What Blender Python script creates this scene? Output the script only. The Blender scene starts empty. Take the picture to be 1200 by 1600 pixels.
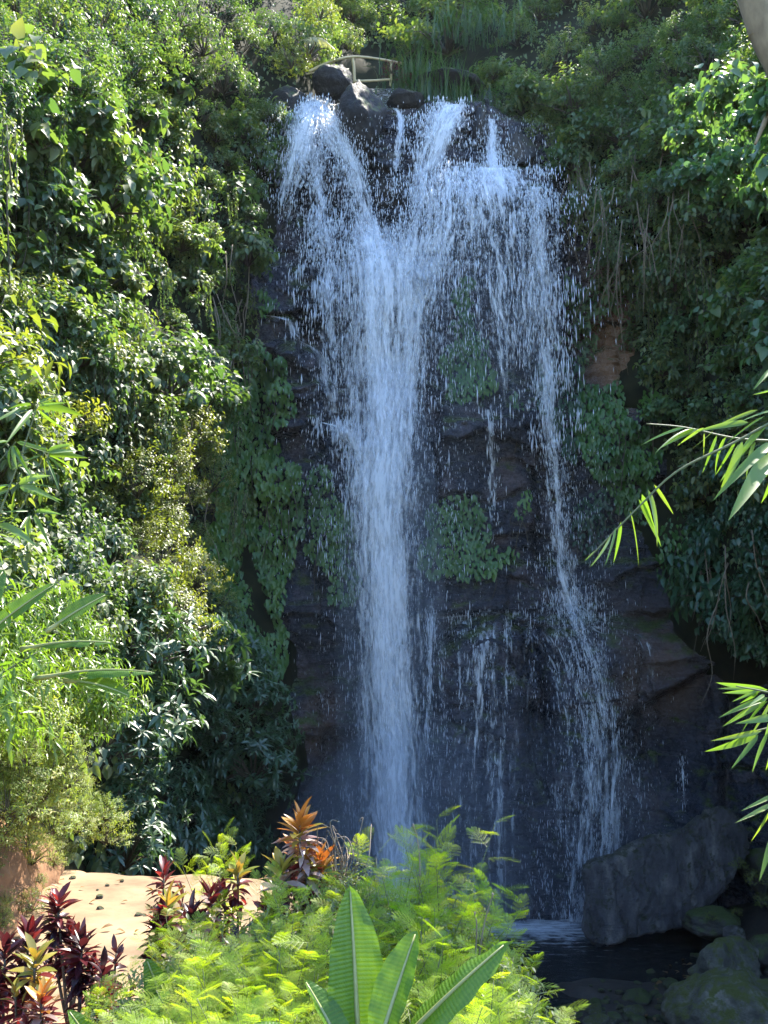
import bpy, bmesh, math, random
import numpy as np
from mathutils import Vector, Matrix

S = bpy.context.scene
C = S.collection
R = math.radians
rng = np.random.default_rng(7)
random.seed(7)

# ------------------------------------------------------------------ camera
F = 1537.0                      # focal length in photo pixels (1200 x 1600)
PITCH = R(8.0)
CAMZ = 7.2
CP, SP = math.cos(PITCH), math.sin(PITCH)
cam_d = bpy.data.cameras.new("camera")
cam = bpy.data.objects.new("camera", cam_d)
C.objects.link(cam)
cam.location = (0, 0, CAMZ)
cam.rotation_euler = (R(90) + PITCH, 0, 0)
cam_d.sensor_fit = 'VERTICAL'
cam_d.angle = 2 * math.atan(800.0 / F)
cam_d.clip_start = 0.05
cam_d.clip_end = 600
S.camera = cam

# ------------------------------------------------------------------ light
SUN_EL, SUN_AZ = R(57), R(36)    # sun stands behind the cliff, a little to the right
w = bpy.data.worlds.new("World")
S.world = w
w.use_nodes = True
nt = w.node_tree
sky = nt.nodes.new('ShaderNodeTexSky')
sky.sky_type = 'NISHITA'
sky.sun_disc = False
sky.sun_elevation = SUN_EL
sky.sun_rotation = SUN_AZ
sky.dust_density = 0.3
sky.ozone_density = 6.0
bg = nt.nodes['Background']
bg.inputs[1].default_value = 0.15
nt.links.new(sky.outputs[0], bg.inputs[0])
sd = bpy.data.lights.new("sun", 'SUN')
sd.energy = 3.9
sd.angle = R(0.5)
sd.color = (1.0, 0.93, 0.82)
sun = bpy.data.objects.new("sun", sd)
C.objects.link(sun)
SUNV = Vector((math.sin(SUN_AZ) * math.cos(SUN_EL), math.cos(SUN_AZ) * math.cos(SUN_EL), math.sin(SUN_EL)))
sun.rotation_euler = SUNV.to_track_quat('Z', 'Y').to_euler()
sun.location = (10, 20, 60)
S.view_settings.view_transform = 'Standard'
S.view_settings.look = 'None'
S.view_settings.gamma = 1.0
S.view_settings.exposure = 2.38
S.view_settings.use_curve_mapping = False
S.render.engine = 'CYCLES'
S.cycles.use_denoising = True
S.cycles.max_bounces = 8
S.cycles.transparent_max_bounces = 24
S.cycles.volume_bounces = 1
S.cycles.caustics_reflective = False
S.cycles.caustics_refractive = False

# ------------------------------------------------------------------ helpers
def P(px, py, Y):
    """world point on the plane y = Y that the photograph shows at (px, py)"""
    px = np.asarray(px, float); py = np.asarray(py, float); Y = np.asarray(Y, float)
    u = (px - 600) / F; v = (800 - py) / F
    dy = CP - v * SP; dz = SP + v * CP
    t = Y / dy
    return np.stack(np.broadcast_arrays(u * t, Y, CAMZ + dz * t), -1)

def PZ(px, py, z):
    """world point at height z that the photograph shows at (px, py)"""
    v = (800 - py) / F
    dy = CP - v * SP; dz = SP + v * CP
    t = (z - CAMZ) / dz
    return np.array([(px - 600) / F * t, dy * t, z])

def _h(i, j, k):
    n = (i.astype(np.uint64) * np.uint64(374761393) + j.astype(np.uint64) * np.uint64(668265263) + k.astype(np.uint64) * np.uint64(2246822519)) & np.uint64(0xffffffff)
    n = ((n ^ (n >> np.uint64(13))) * np.uint64(1274126177)) & np.uint64(0xffffffff)
    n = ((n ^ (n >> np.uint64(16))) * np.uint64(2654435761)) & np.uint64(0xffffffff)
    return (n ^ (n >> np.uint64(15))).astype(np.float64) / 4294967295.0 % 1.0

def vnoise(p):
    p = np.asarray(p, float) + 1000.0
    i = np.floor(p).astype(np.int64); f = p - i
    f = f * f * (3 - 2 * f)
    r = 0
    for a in (0, 1):
        for b in (0, 1):
            for c in (0, 1):
                wgt = (f[..., 0] if a else 1 - f[..., 0]) * (f[..., 1] if b else 1 - f[..., 1]) * (f[..., 2] if c else 1 - f[..., 2])
                r = r + wgt * _h(i[..., 0] + a, i[..., 1] + b, i[..., 2] + c)
    return r * 2 - 1

def fbm(p, octv=4, gain=0.5):
    p = np.asarray(p, float); a = 1.0; r = 0
    for o in range(octv):
        r = r + a * vnoise(p * (2.03 ** o) + 17.3 * o)
        a *= gain
    return r

def worley2(x, y):
    x = x + 500.0; y = y + 500.0
    ix = np.floor(x).astype(np.int64); iy = np.floor(y).astype(np.int64)
    f1 = np.full(x.shape, 9.0); f2 = np.full(x.shape, 9.0)
    cid = np.zeros(x.shape); tx = np.zeros(x.shape); ty = np.zeros(x.shape); dx1 = np.zeros(x.shape); dy1 = np.zeros(x.shape)
    for a in (-1, 0, 1):
        for b in (-1, 0, 1):
            jx = ix + a; jy = iy + b; z0 = np.zeros_like(jx)
            cx = jx + 0.15 + 0.7 * _h(jx, jy, z0 + 1); cy = jy + 0.15 + 0.7 * _h(jx, jy, z0 + 2)
            d = np.hypot(x - cx, y - cy)
            n1 = d < f1
            f2 = np.where(n1, f1, np.minimum(f2, d))
            f1 = np.where(n1, d, f1)
            cid = np.where(n1, _h(jx, jy, z0 + 3), cid)
            tx = np.where(n1, _h(jx, jy, z0 + 4) * 2 - 1, tx); ty = np.where(n1, _h(jx, jy, z0 + 5) * 2 - 1, ty)
            dx1 = np.where(n1, x - cx, dx1); dy1 = np.where(n1, y - cy, dy1)
    return f1, f2, cid, tx * dx1 + ty * dy1

def sstep(a, b, x):
    t = np.clip((x - a) / (b - a), 0, 1)
    return t * t * (3 - 2 * t)

def mk_mesh(name, V, T, smooth=False, attrs=None, uv=None, mat=None):
    """V (n,3); T (m,3) or (m,4) index array"""
    V = np.asarray(V, np.float32); T = np.asarray(T, np.int32)
    me = bpy.data.meshes.new(name)
    k = T.shape[1]
    me.vertices.add(len(V)); me.vertices.foreach_set('co', V.ravel())
    me.loops.add(T.size); me.loops.foreach_set('vertex_index', T.ravel())
    me.polygons.add(len(T))
    me.polygons.foreach_set('loop_start', np.arange(0, T.size, k, dtype=np.int32))
    me.polygons.foreach_set('loop_total', np.full(len(T), k, np.int32))
    if smooth:
        me.polygons.foreach_set('use_smooth', np.ones(len(T), bool))
    me.update(calc_edges=True)
    for n, a in (attrs or {}).items():
        at = me.attributes.new(n, 'FLOAT', 'POINT')
        at.data.foreach_set('value', np.asarray(a, np.float32))
    if uv is not None:
        l = me.uv_layers.new(name='UVMap')
        l.data.foreach_set('uv', np.asarray(uv, np.float32)[T.ravel()].ravel())
    if mat is not None:
        me.materials.append(mat)
    return me

def link(name, me, parent=None, loc=None):
    o = bpy.data.objects.new(name, me)
    C.objects.link(o)
    if parent is not None:
        o.parent = parent
    if loc is not None:
        o.location = loc
    return o

def empty(name, loc=(0, 0, 0), rz=0, sc=1):
    o = bpy.data.objects.new(name, None)
    o.empty_display_size = 0.2
    C.objects.link(o)
    o.location = loc; o.rotation_euler = (0, 0, rz)
    o.scale = (sc, sc, sc) if not hasattr(sc, '__len__') else sc
    return o

def tag(o, label=None, cat=None, group=None, kind=None):
    if label: o['label'] = label
    if cat: o['category'] = cat
    if group: o['group'] = group
    if kind: o['kind'] = kind
    return o

class Acc:
    """collects triangles"""
    def __init__(s): s.V = []; s.T = []; s.A = []; s.n = 0
    def add(s, V, T, a=0.5):
        V = np.asarray(V, float).reshape(-1, 3); T = np.asarray(T, int).reshape(-1, 3)
        s.V.append(V); s.T.append(T + s.n); s.n += len(V)
        s.A.append(np.full(len(V), a) if np.isscalar(a) else np.asarray(a, float))
    def mesh(s, name, mat, smooth=False):
        return mk_mesh(name, np.concatenate(s.V), np.concatenate(s.T), smooth, {'tint': np.concatenate(s.A)}, mat=mat)

def unit(v):
    return v / np.maximum(np.linalg.norm(v, axis=-1, keepdims=True), 1e-9)

def leaf_tpl(W=0.5, n=2, fold=0.3, droop=0.25, peak=0.4, tipp=1.0):
    """unit leaf along +Y, face up +Z, folded on the midrib"""
    V = [(0, 0, 0)]; T = []
    prof = lambda t: (np.sin(np.pi * t ** (math.log(0.5) / math.log(peak)))) ** tipp
    for i in range(1, n):
        t = i / n; hw = W / 2 * prof(t); z = -droop * t * t
        V += [(-hw, t, z + fold * hw), (0, t, z), (hw, t, z + fold * hw)]
    V.append((0, 1, -droop))
    l = lambda i, k: 1 + 3 * (i - 1) + k
    T += [(0, l(1, 1), l(1, 0)), (0, l(1, 2), l(1, 1))]
    for i in range(1, n - 1):
        for k in (0, 1):
            a, b, c, d = l(i, k), l(i, k + 1), l(i + 1, k + 1), l(i + 1, k)
            T += [(a, b, c), (a, c, d)]
    e = len(V) - 1
    T += [(l(n - 1, 0), l(n - 1, 1), e), (l(n - 1, 1), l(n - 1, 2), e)]
    return np.array(V), np.array(T)

def scatter(acc, tpl, pos, d, up, scale, tint):
    """copies of a leaf: d is its length direction, up its rough face direction"""
    TV, TT = tpl
    pos = np.asarray(pos, float); d = unit(np.asarray(d, float)); up = np.asarray(up, float)
    x = unit(np.cross(d, up) + 1e-6); z = np.cross(x, d)
    m = len(pos); scale = np.broadcast_to(np.asarray(scale, float), (m,))
    V = pos[:, None, :] + scale[:, None, None] * (TV[None, :, 0, None] * x[:, None, :] + TV[None, :, 1, None] * d[:, None, :] + TV[None, :, 2, None] * z[:, None, :])
    T = TT[None] + (np.arange(m) * len(TV))[:, None, None]
    acc.add(V.reshape(-1, 3), T.reshape(-1, 3), np.repeat(np.broadcast_to(tint, (m,)), len(TV)))

def tube(acc, pts, rad, sides=5, tint=0.5):
    pts = np.asarray(pts, float); n = len(pts)
    rad = np.broadcast_to(np.asarray(rad, float), (n,))
    tg = unit(np.gradient(pts, axis=0))
    ref = np.array([0, 0, 1.0]) if abs(tg[0][2]) < 0.9 else np.array([1.0, 0, 0])
    x = unit(np.cross(tg, ref)); y = np.cross(tg, x)
    a = np.arange(sides) / sides * 2 * np.pi
    V = pts[:, None] + rad[:, None, None] * (np.cos(a)[None, :, None] * x[:, None] + np.sin(a)[None, :, None] * y[:, None])
    T = []
    for i in range(n - 1):
        for j in range(sides):
            p, q = i * sides + j, i * sides + (j + 1) % sides
            T += [(p, q, q + sides), (p, q + sides, p + sides)]
    V = V.reshape(-1, 3)
    c0 = len(V)
    V = np.concatenate([V, pts[:1], pts[-1:]])
    for j in range(sides):
        T += [(c0, (j + 1) % sides, j), (c0 + 1, (n - 1) * sides + j, (n - 1) * sides + (j + 1) % sides)]
    acc.add(V, T, tint)

def curve_pts(ctrl, n=12):
    """Catmull-Rom through control points of any dimension"""
    c = np.asarray(ctrl, float)
    c = np.concatenate([2 * c[:1] - c[1:2], c, 2 * c[-1:] - c[-2:-1]])
    out = []
    for i in range(1, len(c) - 2):
        t = np.linspace(0, 1, n, endpoint=False)[:, None]
        p0, p1, p2, p3 = c[i - 1], c[i], c[i + 1], c[i + 2]
        out.append(0.5 * (2 * p1 + (p2 - p0) * t + (2 * p0 - 5 * p1 + 4 * p2 - p3) * t ** 2 + (3 * p1 - p0 - 3 * p2 + p3) * t ** 3))
    out.append(c[-2:-1])
    return np.concatenate(out)

def in_poly(px, py, poly):
    px = np.asarray(px); py = np.asarray(py); r = np.zeros(px.shape, bool)
    n = len(poly)
    for i in range(n):
        x0, y0 = poly[i]; x1, y1 = poly[(i + 1) % n]
        if y0 == y1: continue
        c = ((y0 > py) != (y1 > py)) & (px < (x1 - x0) * (py - y0) / (y1 - y0) + x0)
        r ^= c
    return r

class TPS:
    """thin-plate spline over photograph coordinates"""
    def __init__(s, pts):
        a = np.array(pts, float); s.c = a[:, :2] / 400; y = np.log(a[:, 2]); n = len(a)
        K = s.k(s.c, s.c) + np.eye(n) * 1e-3
        Q = np.c_[np.ones(n), s.c]
        M = np.block([[K, Q], [Q.T, np.zeros((3, 3))]])
        s.w = np.linalg.solve(M, np.r_[y, 0, 0, 0])
    @staticmethod
    def k(a, b):
        d = np.linalg.norm(a[:, None] - b[None], axis=-1)
        return d * d * np.log(d + 1e-9)
    def __call__(s, px, py):
        px, py = np.broadcast_arrays(np.asarray(px, float), np.asarray(py, float))
        q = np.c_[px.ravel(), py.ravel()] / 400
        return np.exp(s.k(q, s.c) @ s.w[:-3] + np.c_[np.ones(len(q)), q] @ s.w[-3:]).reshape(px.shape)

# ------------------------------------------------------------------ materials
def new_mat(name):
    m = bpy.data.materials.new(name); m.use_nodes = True
    t = m.node_tree; t.nodes.clear()
    out = t.nodes.new('ShaderNodeOutputMaterial')
    return m, t, out

def N(t, typ, **kw):
    n = t.nodes.new(typ)
    for k, v in kw.items():
        if k.startswith('i_'):
            n.inputs[k[2:].replace('_', ' ')].default_value = v
        else:
            setattr(n, k, v)
    return n

def ramp(t, src, stops):
    r = t.nodes.new('ShaderNodeValToRGB')
    e = r.color_ramp.elements
    while len(e) < len(stops): e.new(0.5)
    for x, (p, c) in zip(e, stops):
        x.position = p; x.color = (*c, 1)
    t.links.new(src, r.inputs[0])
    return r

def leaf_mat(name, cols, trans=0.38, tcol=None, rough=0.38, spec=0.5, rnd=0.35):
    """leaf: waxy face, light passes through; colours differ leaf by leaf (tint) and plant by plant"""
    m, t, out = new_mat(name)
    at = N(t, 'ShaderNodeAttribute', attribute_name='tint')
    oi = N(t, 'ShaderNodeObjectInfo')
    mx = N(t, 'ShaderNodeMath', operation='MULTIPLY_ADD')
    t.links.new(oi.outputs['Random'], mx.inputs[0]); mx.inputs[1].default_value = rnd
    mm = N(t, 'ShaderNodeMath', operation='MULTIPLY')
    t.links.new(at.outputs['Fac'], mm.inputs[0]); mm.inputs[1].default_value = 1 - rnd
    t.links.new(mm.outputs[0], mx.inputs[2])
    r = ramp(t, mx.outputs[0], [(i / (len(cols) - 1), c) for i, c in enumerate(cols)])
    p = N(t, 'ShaderNodeBsdfPrincipled', i_Roughness=rough)
    p.inputs['Specular IOR Level'].default_value = spec
    t.links.new(r.outputs[0], p.inputs['Base Color'])
    tr = N(t, 'ShaderNodeBsdfTranslucent')
    mc = N(t, 'ShaderNodeMix', data_type='RGBA', blend_type='MULTIPLY')
    mc.inputs['Factor'].default_value = 1.0
    t.links.new(r.outputs[0], mc.inputs[6])
    mc.inputs[7].default_value = (*(tcol or (2.2, 2.3, 0.75)), 1)
    t.links.new(mc.outputs[2], tr.inputs[0])
    ms = N(t, 'ShaderNodeMixShader'); ms.inputs[0].default_value = trans
    t.links.new(p.outputs[0], ms.inputs[1]); t.links.new(tr.outputs[0], ms.inputs[2])
    t.links.new(ms.outputs[0], out.inputs[0])
    return m

def rock_mat(name, cols, rough=(0.35, 0.6), scale=0.6, bump=0.5, moss=0.0, strata=0.0, streak=False, mosscol=(0.05, 0.07, 0.012)):
    m, t, out = new_mat(name)
    tc = N(t, 'ShaderNodeTexCoord')
    mp = N(t, 'ShaderNodeMapping'); t.links.new(tc.outputs['Object'], mp.inputs[0])
    if streak: mp.inputs['Scale'].default_value = (1, 1, 0.35)
    n1 = N(t, 'ShaderNodeTexNoise', i_Scale=scale, i_Detail=8.0, i_Roughness=0.62)
    t.links.new(mp.outputs[0], n1.inputs['Vector'])
    r = ramp(t, n1.outputs[0], [(0.28 + 0.44 * i / (len(cols) - 1), c) for i, c in enumerate(cols)])
    col = r.outputs[0]
    n2 = N(t, 'ShaderNodeTexNoise', i_Scale=scale * 9, i_Detail=6.0, i_Roughness=0.7)
    t.links.new(tc.outputs['Object'], n2.inputs['Vector'])
    mul = N(t, 'ShaderNodeMix', data_type='RGBA', blend_type='OVERLAY'); mul.inputs['Factor'].default_value = 0.55
    t.links.new(col, mul.inputs[6]); t.links.new(n2.outputs[0], mul.inputs[7])
    col = mul.outputs[2]
    sa = N(t, 'ShaderNodeAttribute', attribute_name='soil')
    ms = N(t, 'ShaderNodeMix', data_type='RGBA')
    t.links.new(sa.outputs['Fac'], ms.inputs['Factor']); t.links.new(col, ms.inputs[6])
    ms.inputs[7].default_value = (0.19, 0.11, 0.065, 1)
    col = ms.outputs[2]
    if moss:
        n3 = N(t, 'ShaderNodeTexNoise', i_Scale=scale * 2.2, i_Detail=7.0, i_Roughness=0.65)
        t.links.new(tc.outputs['Object'], n3.inputs['Vector'])
        g = N(t, 'ShaderNodeNewGeometry'); sx = N(t, 'ShaderNodeSeparateXYZ'); t.links.new(g.outputs['Normal'], sx.inputs[0])
        ad = N(t, 'ShaderNodeMath', operation='MULTIPLY_ADD'); t.links.new(sx.outputs[2], ad.inputs[0]); ad.inputs[1].default_value = 0.22; t.links.new(n3.outputs[0], ad.inputs[2])
        mr = N(t, 'ShaderNodeMapRange'); t.links.new(ad.outputs[0], mr.inputs[0])
        mr.inputs[1].default_value = 0.72 - moss * 0.35; mr.inputs[2].default_value = 0.86 - moss * 0.35
        mg = N(t, 'ShaderNodeMix', data_type='RGBA'); t.links.new(mr.outputs[0], mg.inputs['Factor']); t.links.new(col, mg.inputs[6])
        mg.inputs[7].default_value = (*mosscol, 1)
        col = mg.outputs[2]
    p = N(t, 'ShaderNodeBsdfPrincipled')
    t.links.new(col, p.inputs['Base Color'])
    rr = N(t, 'ShaderNodeMapRange'); t.links.new(n2.outputs[0], rr.inputs[0]); rr.inputs[3].default_value = rough[0]; rr.inputs[4].default_value = rough[1]
    rr.inputs[1].default_value = 0.3; rr.inputs[2].default_value = 0.7
    t.links.new(rr.outputs[0], p.inputs['Roughness'])
    bp = N(t, 'ShaderNodeBump', i_Strength=bump, i_Distance=0.08)
    h = n2.outputs[0]
    if strata:
        wv = N(t, 'ShaderNodeTexNoise', i_Scale=1.0, i_Detail=6.0, i_Roughness=0.65)
        m2 = N(t, 'ShaderNodeMapping'); m2.inputs['Scale'].default_value = (0.5, 0.5, 5.0); t.links.new(tc.outputs['Object'], m2.inputs[0]); t.links.new(m2.outputs[0], wv.inputs['Vector'])
        aa = N(t, 'ShaderNodeMath', operation='MULTIPLY_ADD'); t.links.new(wv.outputs[0], aa.inputs[0]); aa.inputs[1].default_value = strata; t.links.new(n2.outputs[0], aa.inputs[2])
        h = aa.outputs[0]
    t.links.new(h, bp.inputs['Height']); t.links.new(bp.outputs[0], p.inputs['Normal'])
    t.links.new(p.outputs[0], out.inputs[0])
    return m

def plain_mat(name, c1, c2, rough=0.6, scale=6.0, bump=0.2, spec=0.5, stretch=(1, 1, 1)):
    m, t, out = new_mat(name)
    tc = N(t, 'ShaderNodeTexCoord'); mp = N(t, 'ShaderNodeMapping'); mp.inputs['Scale'].default_value = stretch
    t.links.new(tc.outputs['Object'], mp.inputs[0])
    n1 = N(t, 'ShaderNodeTexNoise', i_Scale=scale, i_Detail=6.0, i_Roughness=0.6); t.links.new(mp.outputs[0], n1.inputs['Vector'])
    r = ramp(t, n1.outputs[0], [(0.3, c1), (0.7, c2)])
    p = N(t, 'ShaderNodeBsdfPrincipled', i_Roughness=rough); p.inputs['Specular IOR Level'].default_value = spec
    t.links.new(r.outputs[0], p.inputs['Base Color'])
    b = N(t, 'ShaderNodeBump', i_Strength=bump, i_Distance=0.03); t.links.new(n1.outputs[0], b.inputs['Height']); t.links.new(b.outputs[0], p.inputs['Normal'])
    t.links.new(p.outputs[0], out.inputs[0])
    return m

M = {}
M['small'] = leaf_mat('small_leaf', [(0.030, 0.062, 0.024), (0.052, 0.098, 0.034), (0.095, 0.138, 0.045), (0.17, 0.185, 0.055)], rough=.55, spec=.8, trans=.42)
M['broad'] = leaf_mat('broad_leaf', [(0.028, 0.064, 0.030), (0.052, 0.100, 0.040), (0.105, 0.148, 0.050), (0.21, 0.21, 0.065)], rough=0.55, spec=1.0, trans=.42)
M['rosette'] = leaf_mat('rosette_leaf', [(0.030, 0.066, 0.036), (0.050, 0.100, 0.050), (0.070, 0.125, 0.058)], rough=0.40, trans=0.3, spec=.8)
M['yellow'] = leaf_mat('yellow_leaf', [(0.075, 0.11, 0.022), (0.13, 0.16, 0.03), (0.20, 0.20, 0.04)], rough=0.45, spec=.8)
M['dry'] = leaf_mat('dry_leaf', [(0.11, 0.18, 0.04), (0.20, 0.25, 0.06), (0.30, 0.27, 0.09)], rough=0.5)
M['large'] = leaf_mat('large_leaf', [(0.045, 0.105, 0.058), (0.075, 0.145, 0.070), (0.12, 0.18, 0.065)], rough=0.4)
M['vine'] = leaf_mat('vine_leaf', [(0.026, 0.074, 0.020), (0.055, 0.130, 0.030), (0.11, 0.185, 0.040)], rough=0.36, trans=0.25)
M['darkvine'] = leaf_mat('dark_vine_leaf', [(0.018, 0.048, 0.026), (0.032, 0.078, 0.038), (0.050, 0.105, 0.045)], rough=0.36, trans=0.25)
M['feather'] = leaf_mat('feathery_leaf', [(0.10, 0.20, 0.020), (0.22, 0.31, 0.028), (0.36, 0.38, 0.035)], rough=0.45, trans=0.5, tcol=(2.0, 2.0, 0.5))
M['bamboo'] = leaf_mat('bamboo_leaf', [(0.06, 0.12, 0.020), (0.10, 0.17, 0.028), (0.16, 0.20, 0.035)], rough=0.32, trans=0.42)
M['grass'] = leaf_mat('grass_blade', [(0.025, 0.060, 0.018), (0.040, 0.085, 0.022), (0.065, 0.11, 0.03)], rough=0.4)
M['fern'] = leaf_mat('fern_leaf', [(0.030, 0.075, 0.018), (0.05, 0.11, 0.022), (0.08, 0.13, 0.03)])
M['stem'] = plain_mat('twig_bark', (0.055, 0.045, 0.03), (0.11, 0.09, 0.06), 0.8, 8)
M['greenstem'] = plain_mat('green_stem', (0.06, 0.085, 0.03), (0.12, 0.13, 0.05), 0.6, 8)
M['drystem'] = plain_mat('dry_root', (0.13, 0.095, 0.06), (0.24, 0.19, 0.13), 0.8, 8)
M['bark'] = plain_mat('pale_bark', (0.12, 0.085, 0.045), (0.25, 0.185, 0.10), 0.8, 5, 0.6, stretch=(1, 1, 0.4))
M['cane'] = plain_mat('dry_bamboo', (0.36, 0.27, 0.13), (0.52, 0.42, 0.22), 0.5, 4)
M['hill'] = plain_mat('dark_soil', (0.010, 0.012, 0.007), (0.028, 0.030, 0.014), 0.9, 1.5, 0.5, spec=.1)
M['cliff'] = rock_mat('wet_cliff_rock', [(0.010, 0.012, 0.019), (0.030, 0.033, 0.046), (0.095, 0.074, 0.078)], rough=(0.14, 0.40), scale=0.9, bump=1.0, moss=0.3, strata=2.2)
M['wetrock'] = rock_mat('wet_boulder_rock', [(0.012, 0.012, 0.014), (0.026, 0.025, 0.026), (0.060, 0.050, 0.042)], rough=(0.28, 0.55), scale=0.9, bump=0.7, moss=0.3)
M['liprock'] = rock_mat('lip_rock', [(0.007, 0.007, 0.008), (0.016, 0.015, 0.014), (0.045, 0.035, 0.025)], rough=(0.55, 0.85), scale=1.4, bump=1.0, moss=0.35)
M['slab'] = rock_mat('slab_rock', [(0.025, 0.024, 0.025), (0.11, 0.10, 0.098), (0.34, 0.30, 0.25)], rough=(0.3, 0.55), scale=2.4, bump=1.0, strata=1.2, moss=0.35, streak=True, mosscol=(0.045, 0.05, 0.018))
M['mossrock'] = rock_mat('mossy_rock', [(0.035, 0.036, 0.028), (0.14, 0.135, 0.10), (0.36, 0.33, 0.25)], rough=(0.5, 0.8), scale=2.6, bump=1.0, moss=0.42, mosscol=(0.10, 0.115, 0.020))
M['pebble'] = rock_mat('river_stone', [(0.025, 0.022, 0.018), (0.055, 0.048, 0.036), (0.11, 0.09, 0.06)], rough=(0.35, 0.6), scale=2.0, bump=0.6, moss=0.5)

# ------------------------------------------------------------------ the setting: hillside
HILL = TPS([
    (-600, 200, 9), (-600, 900, 6.5), (-600, 1500, 6), (-300, 0, 16), (-300, 600, 10), (-300, 1200, 8.5), (-300, 1600, 8),
    (0, -200, 27), (0, 100, 17.5), (0, 500, 14.5), (0, 900, 12.5), (0, 1200, 11.5), (0, 1400, 11.2), (0, 1700, 11),
    (200, -200, 35), (200, 100, 22.5), (200, 500, 19.5), (200, 800, 17.8), (160, 1100, 15), (150, 1350, 13.4), (200, 1700, 13.5),
    (300, 300, 25.3), (300, 600, 22.8), (300, 900, 21), (290, 1200, 21.5), (300, 1500, 21.5),
    (380, 200, 28.2), (385, 450, 27.4), (365, 650, 26.4), (330, 900, 24.3), (400, 1200, 24), (400, 1500, 24),
    (450, 150, 30), (440, 300, 31.5), (430, 600, 31.5), (450, 900, 31), (470, 1300, 31),
    (500, 80, 33), (560, 60, 37), (560, -150, 46), (700, -200, 49), (700, 0, 39), (700, 120, 35), (850, -200, 46), (850, 60, 33), (800, 170, 31.2),
    (650, 300, 34), (650, 700, 34), (650, 1100, 34), (800, 500, 33.5), (800, 900, 33), (800, 1400, 33),
    (900, 250, 30.4), (1000, 0, 31.5), (1000, -200, 43), (1200, -150, 33), (1000, 300, 28.6), (1100, 300, 26), (1200, 100, 23.5), (1200, 500, 22.8),
    (1000, 500, 29.2), (950, 560, 31), (1000, 900, 31.5), (1100, 700, 26), (1200, 800, 23), (1150, 1000, 25.5), (1200, 1080, 28), (1200, 1300, 28), (1200, 1600, 26),
    (1500, -200, 27), (1500, 300, 17.5), (1500, 900, 17), (1500, 1500, 17), (1900, 300, 13), (1900, 1200, 13)])

_TPS = HILL
def HILL(px, py):
    px, py = np.broadcast_arrays(np.asarray(px, float), np.asarray(py, float))
    q = np.stack([px * .0072, py * .0062, px * 0], -1)
    off = sstep(470, 380, px) + sstep(860, 960, px)
    bk = sstep(1180, 1280, py) * sstep(330, 230, px)
    return _TPS(px, py) + 1.7 * (fbm(q, 3) - .1) * off * (1 - bk) * sstep(6, 14, _TPS(px, py)) + 1.3 * bk

def grid_faces(nx, ny):
    i = np.arange(nx - 1)[None, :] + np.arange(ny - 1)[:, None] * nx
    return np.stack([i, i + nx, i + nx + 1, i + 1], -1).reshape(-1, 4)

gx = np.arange(-600, 1901, 18.0); gy = np.arange(-170, 1761, 18.0)
GX, GY = np.meshgrid(gx, gy)
HD = HILL(GX, GY)
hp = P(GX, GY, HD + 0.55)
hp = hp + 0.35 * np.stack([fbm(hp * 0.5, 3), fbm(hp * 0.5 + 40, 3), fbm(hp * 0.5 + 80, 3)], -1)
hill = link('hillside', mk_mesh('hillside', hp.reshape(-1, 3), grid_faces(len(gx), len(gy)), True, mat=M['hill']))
tag(hill, 'dark soil slope under the jungle around the falls', kind='structure')

# ------------------------------------------------------------------ the cliff
CLF = TPS([
    (300, 100, 29.5), (300, 500, 29.5), (300, 1000, 28.5), (300, 1500, 27.5),
    (420, 180, 30.6), (440, 330, 30.2), (440, 450, 29.9), (450, 600, 30.0), (430, 800, 29.8), (450, 1000, 29.6), (450, 1200, 28.9), (440, 1400, 28.2),
    (570, 140, 30.6), (600, 300, 30.4), (620, 420, 30.0), (620, 700, 29.8), (600, 1000, 29.5), (600, 1300, 29.1), (600, 1480, 29.0),
    (720, 150, 30.6), (720, 250, 30.2), (760, 450, 30.1), (760, 700, 29.9), (780, 900, 29.9), (780, 1200, 29.2), (780, 1480, 29.0),
    (900, 200, 30.7), (900, 400, 30.5), (900, 600, 30.4), (900, 900, 30.0), (930, 1200, 29.2), (930, 1480, 29.0),
    (1020, 400, 29.6), (1050, 700, 29.0), (1080, 900, 29.0), (1080, 1200, 28.8), (1100, 1450, 28.2), (1200, 1000, 27.3), (1200, 1300, 26.6), (1260, 1500, 25.8)])

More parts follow.
